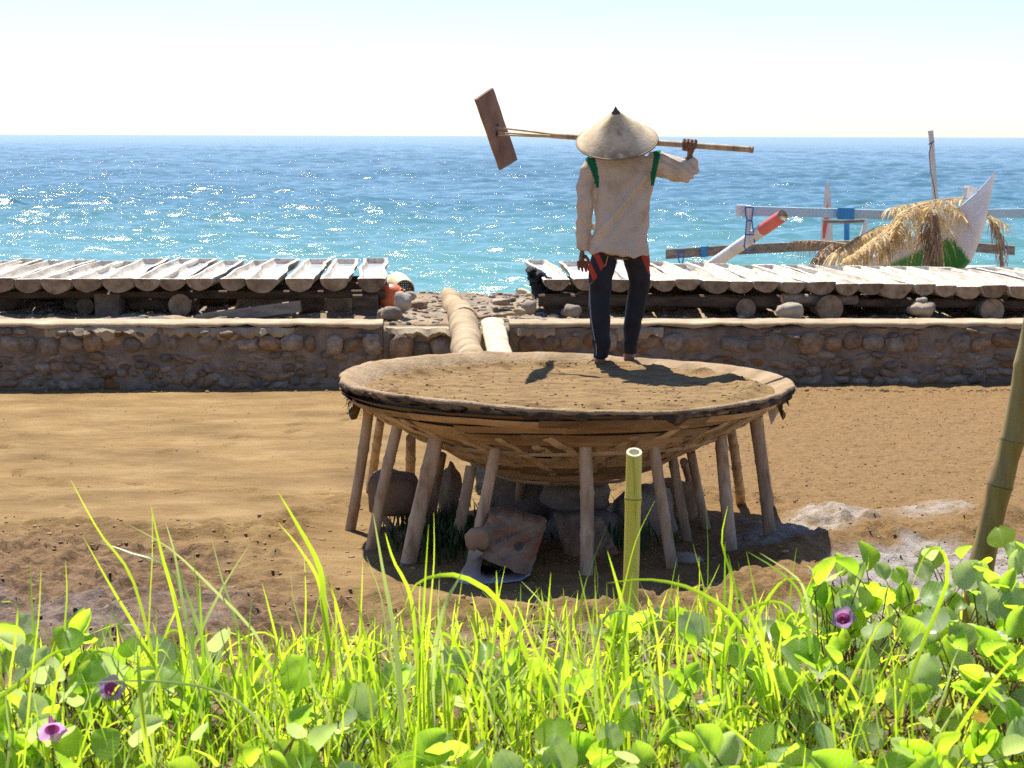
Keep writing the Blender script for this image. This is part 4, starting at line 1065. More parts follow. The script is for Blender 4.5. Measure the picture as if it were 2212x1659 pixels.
# pale lining at the mouth of the sack
m_lining = simple('pale_sack_lining', [(0.40, 0.38, 0.37), (0.56, 0.54, 0.52)], 5, vary=0, bstr=0.4)
mb = MB(); V = []; n = 20
tp = [(1068, 1240), (1046, 1262), (1030, 1296)]; lo = [(1025, 1308), (1110, 1312), (1150, 1312), (1192, 1296)]
path = [(1072, 1236), (1052, 1262), (1034, 1290), (1028, 1310), (1060, 1316), (1100, 1313), (1140, 1311), (1172, 1306), (1194, 1292)]
inn_ = [(1092, 1246), (1088, 1258), (1080, 1280), (1082, 1298), (1096, 1302), (1118, 1300), (1144, 1297), (1168, 1295), (1190, 1288)]
for k, (a, b) in enumerate(zip(path, inn_)):
    Y0 = 11.36 + 0.02 * math.sin(k); P0 = at_y(a[0] * NAT, a[1] * NAT, Y0); P1 = at_y(b[0] * NAT, b[1] * NAT, Y0 + 0.10)
    V += [P0, P1, P1 + Vector((0, 0.25, 0.02)), P0 + Vector((0, 0.02, -0.012))]
F = []
for k in range(len(path) - 1):
    for q in range(3): F.append((k * 4 + q, k * 4 + q + 1, (k + 1) * 4 + q + 1, (k + 1) * 4 + q))
mb.add([v - c0 for v in V], F); mb.obj('lining', m_lining, sack)
mb = MB(); v, f = lump(5, (0.07, 0.05, 0.075), 0.22, 3, 1.3, 0.15); mb.add([p + (at_y(1074 * NAT, 1213 * NAT, 11.45) - c0) for p in v], f)
o = mb.obj('sack_corner', simple('kraft_paper', [(0.24, 0.165, 0.10), (0.38, 0.27, 0.17)], 5, vary=0), sack)
paper_sack('flattened brown paper sack tucked behind the front middle leg', [(1246, 1158), (1350, 1160), (1392, 1245), (1284, 1305)], (12.4, 12.45, 12.1, 12.05), 0.16, False, 9, False)
# weeds in the shade
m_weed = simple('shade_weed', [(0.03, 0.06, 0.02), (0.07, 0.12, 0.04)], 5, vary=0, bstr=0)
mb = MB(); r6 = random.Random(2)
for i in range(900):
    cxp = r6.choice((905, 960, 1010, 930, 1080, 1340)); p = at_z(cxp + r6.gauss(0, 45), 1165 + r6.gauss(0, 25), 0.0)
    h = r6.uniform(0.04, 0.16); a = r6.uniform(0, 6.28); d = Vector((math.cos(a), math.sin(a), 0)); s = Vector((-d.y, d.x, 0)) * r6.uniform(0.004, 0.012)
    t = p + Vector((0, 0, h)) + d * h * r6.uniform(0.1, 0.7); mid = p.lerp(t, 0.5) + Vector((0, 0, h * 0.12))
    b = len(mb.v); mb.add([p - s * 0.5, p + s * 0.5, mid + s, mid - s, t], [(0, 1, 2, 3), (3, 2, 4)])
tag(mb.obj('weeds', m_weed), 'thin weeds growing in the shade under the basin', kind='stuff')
# ================================================================== PERSON WITH A RAKE ON THE SHOULDER
YM = at_z(1300, 786, 0.93).y
print('YM', YM)
FOOT = at_y(1328, 785, YM)
person = empty('person', FOOT, 0, 'barefoot person in cone hat, cream shirt and dark trousers, seen from behind', 'person')
def pm(px, py, dy=0.0): return at_y(px, py, YM + dy) - FOOT
PXM = YM / LENS_PX
def evaluated(o):
    bpy.context.view_layer.update()
    dg = bpy.context.evaluated_depsgraph_get()
    return bpy.data.meshes.new_from_object(o.evaluated_get(dg))
def fuse(name, mb, voxel, smooth_it, mat, parent, wrinkle=None, attrs=None):
    """one continuous skin over overlapping closed pieces"""
    tmp = bpy.data.objects.new('fuse', mb.mesh('fuse')); COL.objects.link(tmp)
    md = tmp.modifiers.new('remesh', 'REMESH'); md.mode = 'VOXEL'; md.voxel_size = voxel; md.use_smooth_shade = True
    if smooth_it:
        sm = tmp.modifiers.new('smooth', 'SMOOTH'); sm.factor = 0.5; sm.iterations = smooth_it
    me = evaluated(tmp); old = tmp.data
    bpy.data.objects.remove(tmp); bpy.data.meshes.remove(old)
    n = len(me.vertices); co = np.zeros(n * 3, np.float32); me.vertices.foreach_get('co', co); co = co.reshape(-1, 3)
    if wrinkle is not None:
        no = np.zeros(n * 3, np.float32); me.vertices.foreach_get('normal', no); no = no.reshape(-1, 3)
        co2 = co + no * wrinkle(co)[:, None]; me.vertices.foreach_set('co', co2.astype(np.float32).ravel())
    if attrs:
        for k, f in attrs.items():
            at = me.attributes.new(k, 'FLOAT', 'POINT'); at.data.foreach_set('value', f(co).astype(np.float32))
    me.materials.clear(); me.materials.append(mat); me.name = name
    me.polygons.foreach_set('use_smooth', [True] * len(me.polygons)); me.update()
    o = bpy.data.objects.new(name, me); COL.objects.link(o); o.parent = parent
    return o
m_skin = simple('tanned_skin', [(0.15, 0.075, 0.042), (0.235, 0.125, 0.075)], 6, rough=0.55, spec=0.35, bstr=0.2, bscale=60, vary=0)
# ---- rake line (needed for the grip)
RA, RB = at_y(1626, 323, YM - 0.30), at_y(1082, 285, YM + 0.32)
def rake_at(px):
    lo, hi = 0.0, 1.0
    for _ in range(40):
        m = (lo + hi) / 2
        if project(RA.lerp(RB, m))[0] > px: lo = m
        else: hi = m
    return RA.lerp(RB, lo)
HANDP = rake_at(1490) - FOOT
# ---- body: one continuous mesh
mb = MB()
def ring(cx, cz, y0, rx, ry, n=28, tiltx=0.0, drop=None):
    out = []
    for k in range(n):
        a = 2 * math.pi * k / n; x = math.copysign(abs(math.cos(a)) ** 0.8, math.cos(a)) * rx
        out.append(Vector((cx + x, y0 + math.copysign(abs(math.sin(a)) ** 0.9, math.sin(a)) * ry, cz + (drop(cx + x) if drop else 0))))
    return out
def xr(a, b, y, ry, dy=0.0, drop=None):
    p, q = pm(a, y, dy), pm(b, y, dy); return ring((p.x + q.x) / 2, (p.z + q.z) / 2, dy, (q.x - p.x) / 2, ry, drop=drop)
mb.loft([xr(1308, 1370, 560, 0.06), xr(1296, 1380, 535, 0.085), xr(1302, 1380, 480, 0.085), xr(1298, 1388, 410, 0.085), xr(1292, 1400, 362, 0.08), xr(1306, 1374, 338, 0.055, 0.02)])
mb.tube([pm(1339, 345, 0.03), pm(1336, 310, 0.06)], [0.055, 0.055], 14)
v, f = lump(1, (0.078, 0.098, 0.115), 0.04, 3); hc = pm(1334, 296, 0.06)
mb.add([p + hc for p in v], f)
mb.tube([hc + Vector((0, 0.085, -0.01)), hc + Vector((0, 0.118, -0.03)), hc + Vector((0, 0.09, -0.042))], [0.012, 0.016, 0.010], 8)      # nose
for s in (-1, 1):
    v, f = lump(3, (0.012, 0.022, 0.032), 0.1, 2); mb.add([p + hc + Vector((s * 0.08, 0.0, -0.015)) for p in v], f)                       # ears
    v, f = lump(4, (0.022, 0.012, 0.012), 0.05, 2); mb.add([p + hc + Vector((s * 0.032, 0.084, 0.012)) for p in v], f)                    # brows and eyes
v, f = lump(5, (0.028, 0.012, 0.012), 0.05, 2); mb.add([p + hc + Vector((0, 0.09, -0.065)) for p in v], f)                                # mouth
# legs
LK = [pm(1303, 535), pm(1298, 600), pm(1297, 660, 0.01), pm(1297, 700, -0.015), pm(1297, 755, -0.01), pm(1297, 776, 0.0)]
mb.tube(LK, [0.06, 0.062, 0.050, 0.048, 0.036, 0.034], 16)
RK = [pm(1374, 535), pm(1382, 600, 0.08), pm(1380, 645, 0.13), pm(1370, 690, 0.13), pm(1361, 745, 0.15), pm(1358, 766, 0.17)]
mb.tube(RK, [0.06, 0.062, 0.050, 0.048, 0.036, 0.034], 16)
for base, dx in ((pm(1297, 781, 0.0), -0.02), (pm(1357, 772, 0.18), 0.03)):
    b = base
    mb.tube([b + Vector((0, -0.045, 0.0)), b + Vector((0, 0.0, 0.012)), b + Vector((dx * 0.6, 0.09, 0.004)), b + Vector((dx, 0.17, -0.008))], [0.026, 0.036, 0.036, 0.030], 12, squash=0.75)
    for k in range(5):
        q = b + Vector((dx + (k - 2) * 0.014, 0.18 - abs(k - 1.5) * 0.008, -0.012)); mb.tube([q, q + Vector((0, 0.03, 0))], [0.010, 0.008], 8)
# left arm hanging
mb.tube([pm(1280, 352), pm(1268, 400), pm(1262, 445, 0.0), pm(1260, 500, 0.03), pm(1258, 540, 0.05)], [0.052, 0.046, 0.038, 0.034, 0.025], 14)
w0 = pm(1258, 540, 0.05)
palm = [w0, pm(1257, 552, 0.055), pm(1256, 562, 0.06)]
mb.tube(palm, [0.024, 0.036, 0.034], 12, squash=0.55)
for k, (x0, L) in enumerate(((1248, 0.065), (1254, 0.075), (1260, 0.078), (1265, 0.07))):
    a = pm(x0, 563, 0.055 + 0.006 * k); mb.tube([a, a + Vector((0.004 + 0.004 * k, 0.004, -L * 0.55)), a + Vector((0.010 + 0.005 * k, -0.012, -L))], [0.0098, 0.0092, 0.0075], 8)
a = pm(1264, 552, 0.05); mb.tube([a, a + Vector((0.022, -0.012, -0.03)), a + Vector((0.024, -0.018, -0.06))], [0.012, 0.0105, 0.008], 8)
# right arm raised to the rake
el = pm(1486, 370, -0.13)
hw = HANDP + Vector((0.0, 0.035, -0.075))
mb.tube([pm(1402, 350), pm(1435, 358, -0.04), el], [0.055, 0.05, 0.042], 14)
mb.tube([el, el.lerp(hw, 0.5) + Vector((0.01, 0, 0)), hw], [0.042, 0.036, 0.026], 14)
rd = (RB - RA).normalized(); up = Vector((0, 0, 1)); bkv = rd.cross(up).normalized()
if bkv.y > 0: bkv = -bkv                                           # towards the viewer
mb.tube([hw, HANDP + Vector((0, 0, -0.035)) - bkv * 0.03, HANDP + Vector((0, 0, 0.012)) - bkv * 0.028], [0.026, 0.038, 0.034], 12, squash=0.62)
for k in range(4):
    o_ = HANDP + rd * (0.037 - 0.0250 * k); L = (0.9, 1.0, 1.0, 0.85)[k]
    mb.tube([o_ - bkv * 0.028 + up * 0.012, o_ - bkv * 0.020 + up * 0.031, o_ + bkv * 0.008 + up * 0.036, o_ + bkv * 0.028 + up * 0.014 * L, o_ + bkv * 0.027 - up * 0.016 * L, o_ + bkv * 0.012 - up * 0.030 * L], [0.0098, 0.0100, 0.0100, 0.0096, 0.0090, 0.0078], 8)
o_ = HANDP - up * 0.03
mb.tube([o_ - bkv * 0.025 + rd * 0.03, o_ + rd * 0.045 + up * 0.0, o_ + bkv * 0.022 + rd * 0.03 + up * 0.004], [0.013, 0.0115, 0.009], 8)
body = fuse('body', mb, 0.0042, 2, m_skin, person)
# ---- shirt
HEM = [(1272, 551), (1283, 549), (1293, 542), (1310, 542), (1331, 547), (1365, 555), (1397, 550)]
hx = [pm(a, b).x for a, b in HEM]; hz = [pm(a, b).z for a, b in HEM]
z540 = pm(1338, 545).z
hem = lambda x: float(np.interp(x, hx, hz)) - z540
mb = MB()
rings = [xr(1316, 1362, 322, 0.05, 0.03), xr(1300, 1386, 330, 0.075, 0.02), xr(1278, 1412, 342, 0.10, 0.01), xr(1278, 1418, 362, 0.115), xr(1284, 1414, 395, 0.122), xr(1287, 1405, 435, 0.125),
         xr(1285, 1401, 475, 0.13), xr(1281, 1399, 510, 0.138), xr(1276, 1399, 530, 0.142), xr(1274, 1399, 545, 0.145, 0, hem)]
mb.loft(rings)
def arm(pts, rad): mb.tube([pm(*p) for p in pts], rad, 18, squash=0.95)
arm([(1285, 348, 0), (1272, 368, 0), (1266, 410, 0), (1263, 450, 0), (1262, 495, 0.03), (1260, 530, 0.045), (1259, 540, 0.048)], [0.062, 0.070, 0.064, 0.060, 0.054, 0.050, 0.046])
mb.tube([pm(1398, 348), pm(1418, 352, -0.02), pm(1450, 362, -0.07), el + Vector((0.0, 0, 0.0)), el + Vector((0.03, -0.005, 0.004))], [0.070, 0.088, 0.085, 0.076, 0.06], 18)
ec = el.lerp(hw, 0.8)
mb.tube([el + Vector((0, 0, -0.015)), el.lerp(hw, 0.3) + Vector((0.008, 0, 0)), ec], [0.070, 0.064, 0.050], 18)
zs = lambda py: pm(1338, py).z
xs = lambda px: pm(px, 400).x
def shirt_wrinkle(c):
    x, y, z = c[:, 0], c[:, 1], c[:, 2]
    o = np.zeros(len(c))
    for i, p in enumerate(c):
        v = Vector(p)
        dg = v.x * 0.8 + v.z * 0.55
        o[i] = 0.013 * mnoise.noise(Vector((dg * 12, v.y * 5, v.z * 2.0))) + 0.006 * mnoise.noise(v * 9) + 0.0035 * mnoise.noise(v * 22)
        # long diagonal drag fold across the back and loose folds in the raised sleeve
        d = (v.x - xs(1345)) * 0.62 + (v.z - zs(440)) * -0.5
        if v.y < 0.03 and xs(1285) < v.x < xs(1400): o[i] += 0.020 * math.exp(-(d / 0.016) ** 2) - 0.012 * math.exp(-((d - 0.03) / 0.02) ** 2) + 0.004 * math.sin(v.x * 60 + 4 * mnoise.noise(v * 4)) * min(1, max(0, (zs(430) - v.z) / 0.15))
        if v.x > xs(1425): o[i] += 0.006 * math.sin((v.x * 0.8 + v.z) * 95 + 3 * mnoise.noise(v * 8))
        if v.x < xs(1282): o[i] += 0.003 * math.sin(v.z * 60 + 4 * mnoise.noise(v * 6))
    return o
def green(c):
    x, y, z = c[:, 0], c[:, 1], c[:, 2]; out = np.zeros(len(c))
    # right armhole stripe and left armhole stripe (curving)
    a = xs(1411) + 0.0 * z; w = np.interp(z, [zs(400), zs(345), zs(318)], [0.014, 0.021, 0.030])
    cxr = np.interp(z, [zs(400), zs(360), zs(318)], [xs(1408), xs(1411), xs(1420)])
    out += (np.abs(x - cxr) < w) * (z > zs(401))
    cxl = np.interp(z, [zs(405), zs(385), zs(362), zs(345), zs(330)], [xs(1289), xs(1287), xs(1281), xs(1274), xs(1266)])
    wl = np.interp(z, [zs(405), zs(375), zs(350), zs(330)], [0.008, 0.020, 0.032, 0.042])
    out += (np.abs(x - cxl) < wl) * (z > zs(406))
    return np.clip(out, 0, 1)
m_shirt, nt, out = new_mat('shirt_cloth')
tc = nt.nodes.new('ShaderNodeTexCoord'); v = tc.outputs['Object']
c = ramp(nt, noise_tex(nt, v, 7, 5, 0.6), [(0.33, (0.58, 0.46, 0.33)), (0.46, (0.70, 0.60, 0.47)), (0.7, (0.74, 0.65, 0.53))])
st = ramp(nt, noise_tex(nt, v, 11, 6, 0.7), [(0.66, 0.0), (0.78, 0.5)]); c = mixc(nt, st, c, (0.26, 0.17, 0.09))
c = mixc(nt, attr(nt, 'green'), c, (0.015, 0.20, 0.115))
ps = bsdf(nt, out, c, 0.85, 0.15)
trn = nt.nodes.new('ShaderNodeBsdfTranslucent'); nt.links.new(c, trn.inputs[0])
ms = nt.nodes.new('ShaderNodeMixShader'); ms.inputs[0].default_value = 0.34
nt.links.new(ps.outputs[0], ms.inputs[1]); nt.links.new(trn.outputs[0], ms.inputs[2]); nt.links.new(ms.outputs[0], out.inputs['Surface'])
fuse('shirt', mb, 0.0075, 4, m_shirt, person, shirt_wrinkle, dict(green=green))
# ---- trousers
mb = MB()
mb.loft([xr(1300, 1390, 522, 0.10), xr(1282, 1396, 533, 0.115), xr(1279, 1400, 548, 0.115), xr(1276, 1398, 556, 0.09)])
def leg(rows, dys):
    rr = []
    for (y, a, b), dy in zip(rows, dys):
        p, q = pm(a, y, dy), pm(b, y, dy); rr.append(ring((p.x + q.x) / 2, p.z, dy, (q.x - p.x) / 2, (q.x - p.x) / 2 * 1.05, 22))
    mb.loft(rr)
leg([(528, 1288, 1338), (552, 1276, 1334), (575, 1271, 1330), (605, 1271, 1322), (640, 1271, 1318), (690, 1272, 1318), (730, 1279, 1318), (755, 1282, 1317), (773, 1282, 1312)], [0, 0, 0, 0, 0.01, -0.015, -0.01, -0.005, 0])
leg([(528, 1338, 1400), (552, 1343, 1402), (575, 1350, 1403), (605, 1357, 1405), (640, 1354, 1399), (690, 1349, 1389), (730, 1347, 1379), (752, 1346, 1375), (764, 1347, 1373)], [0.0, 0.02, 0.05, 0.09, 0.12, 0.13, 0.14, 0.155, 0.16])
def tr_wrinkle(c):
    return np.array([0.008 * mnoise.noise(Vector((p[0] * 9, p[1] * 9, p[2] * 16))) + 0.006 * mnoise.noise(Vector((p[0] * 14 + p[2] * 10, p[1] * 10, p[2] * 8 - p[0] * 8))) for p in c])
def red(c):
    x, z = c[:, 0], c[:, 2]
    right = np.interp(z, [zs(618), zs(598), zs(575), zs(540)], [xs(1271), xs(1290), xs(1304), xs(1313)])
    base = (x < right) & (z > zs(618)) & (x < xs(1340))
    dgl = (x - xs(1272)) * 0.9 + (z - zs(600)) * 0.42
    stripes = np.abs(((dgl / 0.075) % 1.0) - 0.5) < 0.24
    r2_ = (x > np.interp(z, [zs(592), zs(545)], [xs(1403), xs(1382)])) & (z > zs(592)) & (x > xs(1360))
    return np.where(base & stripes, 1.0, 0.0) + np.where(r2_, 0.75, 0.0)
m_trs, nt, out = new_mat('trouser_cloth')
v = nt.nodes.new('ShaderNodeTexCoord').outputs['Object']
c = ramp(nt, noise_tex(nt, v, 9, 5), [(0.35, (0.010, 0.011, 0.016)), (0.7, (0.024, 0.026, 0.036))])
c = mixc(nt, attr(nt, 'red'), c, (0.42, 0.045, 0.018))
pt = bsdf(nt, out, c, 0.75, 0.25); bump(nt, pt, noise_tex(nt, v, 30, 4), 0.3, 0.01)
trs = fuse('trousers', mb, 0.0075, 4, m_trs, person, tr_wrinkle, dict(red=red))
m_pipe = simple('pale_piping', [(0.33, 0.33, 0.36)], vary=0, bstr=0)
mb = MB(); mb.tube([pm(x, y, dy) for x, y, dy in [(1273, 612, -0.055), (1274, 650, -0.06), (1277, 690, -0.075), (1283, 725, -0.06), (1288, 748, -0.06), (1288, 768, -0.05)]], 0.0035, 6); mb.obj('piping', m_pipe, person)
mb = MB(); mb.tube([pm(x, y, dy) for x, y, dy in [(1314, 550, -0.10), (1309, 570, -0.095), (1297, 592, -0.085), (1275, 614, -0.05)]], 0.003, 6); mb.obj('piping', simple('orange_piping', [(0.55, 0.30, 0.08)], vary=0, bstr=0), person)
# ---- conical straw hat
HC = pm(1333, 304, -0.085)
hat = empty('hat'); hat.parent = person; hat.location = HC
ap = pm(1330, 236, -0.19) - HC
hat.rotation_euler = ap.to_track_quat('Z', 'Y').to_euler()
HH = ap.length * 1.0
m_straw, nt, out = new_mat('woven_straw')
v = nt.nodes.new('ShaderNodeTexCoord').outputs['Object']
c = ramp(nt, noise_tex(nt, v, 8, 6, 0.65), [(0.3, (0.42, 0.31, 0.18)), (0.5, (0.62, 0.49, 0.31)), (0.7, (0.72, 0.59, 0.40))])
sp = nt.nodes.new('ShaderNodeSeparateXYZ'); nt.links.new(v, sp.inputs[0])
dm = ramp(nt, noise_tex(nt, v, 13, 5, 0.7), [(0.42, 0.0), (0.60, 0.75)])
dd = nt.nodes.new('ShaderNodeMath'); dd.operation = 'MULTIPLY'
nt.links.new(dm, dd.inputs[0]); nt.links.new(attr(nt, 'dirt'), dd.inputs[1])
c = mixc(nt, dd.outputs[0], c, (0.10, 0.075, 0.055))
pw = bsdf(nt, out, c, 0.75, 0.2); bump(nt, pw, noise_tex(nt, v, 55, 4), 0.4, 0.006)
mb = MB(); rings = []; n = 112; DIRT = []
RB_ = 0.272
for i, t in enumerate([0.012, 0.1, 0.2, 0.3, 0.4, 0.5, 0.6, 0.7, 0.8, 0.9, 0.96, 1.0]):
    row = []
    for k in range(n):
        a = 2 * math.pi * k / n; r_ = RB_ * (t ** 1.06) * (1 + 0.013 * (k % 2) * (t < 0.99)) + 0.004 * mnoise.noise(Vector((math.cos(a) * 2, math.sin(a) * 2, t * 3)))
        row.append(Vector((r_ * math.cos(a), r_ * math.sin(a), HH * (1 - t) + 0.005 * mnoise.noise(Vector((math.cos(a) * 2, math.sin(a) * 2, 5))) * t)))
    rings.append(row)
inn = [[p * 0.985 + Vector((0, 0, -0.007)) for p in r_] for r_ in reversed(rings)]
mb.loft(rings + inn, caps=False)
me_h = mb.mesh('cone', m_straw, True)
dirt = np.zeros(len(mb.v))
Mh = hat.rotation_euler.to_matrix()
for i, p in enumerate(mb.v):
    w = Mh @ Vector(p) + HC; px, py = project(w + FOOT)
    if w.y < HC.y + 0.05:
        dirt[i] = max(math.exp(-((px - 1345) / 45) ** 2 - ((py - 338) / 16) ** 2) * 1.2, math.exp(-((px - 1343) / 14) ** 2 - ((py - 285) / 18) ** 2), 0.6 * math.exp(-((px - 1368) / 14) ** 2 - ((py - 312) / 16) ** 2))
at = me_h.attributes.new('dirt', 'FLOAT', 'POINT'); at.data.foreach_set('value', np.clip(dirt, 0, 1).astype(np.float32))
o = bpy.data.objects.new('cone', me_h); COL.objects.link(o); o.parent = hat
mb = MB(); mb.tube([(RB_ * 0.998 * math.cos(2 * math.pi * k / 64), RB_ * 0.998 * math.sin(2 * math.pi * k / 64), 0.0) for k in range(65)], 0.006, 6, caps=False)
mb.obj('brim_hoop', m_slat, hat)
mb = MB(); mb.loft([[Vector((r_ * math.cos(k * math.pi / 6), r_ * math.sin(k * math.pi / 6), z_)) for k in range(12)] for r_, z_ in ((0.030, HH - 0.026), (0.016, HH - 0.008), (0.006, HH + 0.012), (0.001, HH + 0.022))])
mb.obj('tip_cap', simple('dark_cap', [(0.045, 0.048, 0.055), (0.09, 0.09, 0.10)], 9, vary=0), hat)
# ---- rake
rake = empty('rake', RA, 0, 'long wooden rake with a broad brown board, carried across the shoulders', 'rake')
fork = rake_at(1190); hd = RB
mb = MB(); bamboo(mb, Vector((0, 0, 0)), fork - RA, 0.0215, 0.019, 0.42, 1.05, 14, 0.4, 0.0, 3); mb.obj('handle', m_leg, rake, sharp=50)
mb = MB(); mb.tube([Vector((0, 0, 0)) - rd * 0.002, rd * 0.02], [0.0235, 0.0235], 14); mb.obj('handle_end', m_palm, rake)
m_prong = simple('split_bamboo', [(0.42, 0.32, 0.19), (0.58, 0.47, 0.31)], 3, (5, 1, 1), vary=0.1)
for dx_, dz_, dy_ in ((0, 0.028, 0), (0.0, -0.022, 0.01), (0.0, -0.006, -0.03)):
    mb = MB(); e = hd + Vector((0, dy_, dz_)); s0 = fork + Vector((0, dy_ * 0.3, dz_ * 0.3)) - rd * 0.03
    mb.tube([s0 - RA, s0.lerp(e, 0.5) - RA, e + rd * (0.05 if dz_ > 0 else 0.02) - RA], [0.012, 0.010, 0.007], 8, squash=0.7); mb.obj('prong', m_prong, rake)
bcn = at_y(1071.5, 279, YM + 0.36)
nn = rd
def on_board(px, py):
    d = ray(px, py); o = Vector((0, 0, CAM_H)); t = (bcn - o).dot(nn) / d.dot(nn); return o + d * t
cTL, cTR, cBR, cBL = [on_board(*q) for q in [(1027, 215), (1063, 190), (1116, 345), (1080, 367)]]
mb = MB(); V = []
nu, nv = 12, 5
rg = []
for s in (-1, 1):
    for i in range(nu + 1):
        for j in range(nv + 1):
            p = cTL.lerp(cBL, i / nu).lerp(cTR.lerp(cBR, i / nu), j / nv)
            V.append(p - RA + nn * (s * 0.009 + 0.004 * mnoise.noise(p * 9)))
k0 = (nu + 1) * (nv + 1); F = []
for i in range(nu):
    for j in range(nv):
        q = (i * (nv + 1) + j, (i + 1) * (nv + 1) + j, (i + 1) * (nv + 1) + j + 1, i * (nv + 1) + j + 1)
        F.append(q); F.append(tuple(k0 + x for x in reversed(q)))
for i in range(nu):
    a, b = i * (nv + 1), (i + 1) * (nv + 1); F.append((a, k0 + a, k0 + b, b)); F.append((a + nv, b + nv, k0 + b + nv, k0 + a + nv))
for j in range(nv):
    F.append((j, j + 1, k0 + j + 1, k0 + j)); a = nu * (nv + 1); F.append((a + j, k0 + a + j, k0 + a + j + 1, a + j + 1))
mb.add(V, F)
m_board = simple('rake_board_wood', [(0.17, 0.095, 0.06), (0.27, 0.165, 0.11), (0.34, 0.22, 0.15)], 3, (1, 1, 1), bstr=0.4, vary=0)
mb.obj('board', m_board, rake, sharp=30)
for dz_ in (0.02, -0.03):
    mb = MB(); c_ = bcn - RA + Vector((0.0, 0, dz_)); mb.tube([c_ + nn * s * 0.016 for s in (-1, 1)], 0.018, 8); mb.obj('lashing_hole', m_dark_wood, rake)
# ================================================================== OUTRIGGER BOAT DRAWN UP ON THE BEACH
m_hull, nt, out = new_mat('painted_hull')
v = nt.nodes.new('ShaderNodeTexCoord').outputs['Object']
c = ramp(nt, noise_tex(nt, v, 3.5, 6), [(0.3, (0.60, 0.59, 0.60)), (0.6, (0.76, 0.75, 0.77))])
c = mixc(nt, attr(nt, 'green'), c, (0.035, 0.22, 0.04))
ph = bsdf(nt, out, c, 0.45, 0.4); bump(nt, ph, noise_tex(nt, v, 9, 5), 0.2, 0.02)
m_wpaint = simple('white_paint', [(0.55, 0.53, 0.50), (0.72, 0.70, 0.66)], 4, rough=0.5, bstr=0.2, vary=0.04)
m_bpaint = simple('pale_blue_paint', [(0.36, 0.50, 0.57), (0.45, 0.60, 0.67)], 4, rough=0.5, bstr=0.2, vary=0)
m_blue = simple('blue_paint', [(0.03, 0.20, 0.46), (0.05, 0.27, 0.56)], 4, rough=0.5, bstr=0.1, vary=0)
m_red = simple('faded_red_paint', [(0.52, 0.10, 0.08), (0.66, 0.17, 0.13)], 4, rough=0.5, bstr=0.1, vary=0)
m_rope = simple('blue_rope', [(0.02, 0.10, 0.33), (0.04, 0.16, 0.45)], 12, vary=0, bstr=0.2)
BO = at_y(2000, 560, 27.6)
boat = empty('outrigger_boat', BO, 0, 'white and green outrigger boat with upswept prow beyond the right row, draped with palm thatch', 'boat')
def bm_(px, py, Y): return at_y(px, py, Y) - BO
# hull: stations from the prow (near, right) back to the stern (far, left, low)
def hull_station(s):
    """s 0 prow .. 1 stern: centre top, half width, depth"""
    A = Vector(at_y(2149, 372, 26.35)); 
    ax = Vector((-0.49, 0.79, -0.36))
    L = 4.6
    sheer = np.interp(s, [0, 0.05, 0.12, 0.22, 0.4, 0.7, 1.0], [0.0, -0.16, -0.30, -0.40, -0.42, -0.38, -0.15])
    hw = np.interp(s, [0, 0.04, 0.1, 0.2, 0.4, 0.7, 0.92, 1.0], [0.012, 0.06, 0.15, 0.27, 0.36, 0.34, 0.15, 0.02])
    dp = np.interp(s, [0, 0.04, 0.1, 0.2, 0.4, 0.8, 1.0], [0.03, 0.52, 0.74, 0.72, 0.66, 0.56, 0.2])
    return A + ax * (L * s) + Vector((0, 0, sheer)), hw, dp
perp = Vector((0.85, 0.527, 0.0))
mb = MB(); rings = []
S = [0, 0.012, 0.03, 0.05, 0.075, 0.1, 0.13, 0.17, 0.21, 0.26, 0.32, 0.4, 0.5, 0.6, 0.7, 0.8, 0.9, 0.96, 1.0]
npr = 13
for s in S:
    ctr, hw, dp = hull_station(s); row = []
    for k in range(npr):
        a = math.pi * k / (npr - 1)                      # gunwale, keel, gunwale
        x = -math.cos(a); z = -math.sin(a) ** 0.75
        row.append(ctr + perp * (hw * math.copysign(abs(x) ** 0.7, x)) + Vector((0, 0, dp * z)) - BO)
    for k in range(npr):
        a = math.pi * (npr - 1 - k) / (npr - 1)
        x = -math.cos(a); z = -math.sin(a) ** 0.75
        row.append(ctr + perp * (max(0.004, hw - 0.03) * math.copysign(abs(x) ** 0.7, x)) + Vector((0, 0, (dp - 0.05) * z * 0.9)) - BO)
    rings.append(row)
# refine between stations so the paint edge is crisp
fine = []
for i in range(len(rings) - 1):
    for k in range(6): fine.append([p.lerp(q, k / 6) for p, q in zip(rings[i], rings[i + 1])])
fine.append(rings[-1])
fr2 = []
for row in fine:
    r2 = []
    for k in range(len(row)):
        q = row[(k + 1) % len(row)]
        for t in range(4): r2.append(row[k].lerp(q, t / 4))
    fr2.append(r2)
mb.loft(fr2); me = mb.mesh('hull', m_hull)
GP = [(2120, 600), (2095, 563), (2062, 520), (2040, 516), (2015, 528), (1985, 545), (1905, 578), (1880, 600), (1900, 640), (2100, 640)]
gpx = np.array([project(Vector(p) + BO) for p in mb.v])
grn = (poly_sd(gpx[:, 0], gpx[:, 1], GP) > 0).astype(np.float32)
GP2 = [(2040, 470), (2062, 494), (2062, 518), (2030, 520), (2020, 490)]
grn = np.maximum(grn, (poly_sd(gpx[:, 0], gpx[:, 1], [(2040, 492), (2072, 490), (2068, 512), (2044, 516)]) > 0).astype(np.float32) * 0)
at = me.attributes.new('green', 'FLOAT', 'POINT'); at.data.foreach_set('value', grn)
o = bpy.data.objects.new('hull', me); COL.objects.link(o); o.parent = boat
def part_tube(name, pts, rad, mat, n=12, squash=1.0, parent=None):
    mb = MB(); mb.tube([p if len(p) == 3 and isinstance(p, Vector) else bm_(*p) for p in pts], rad, n, squash=squash)
    return mb.obj(name, mat, parent or boat, sharp=50)
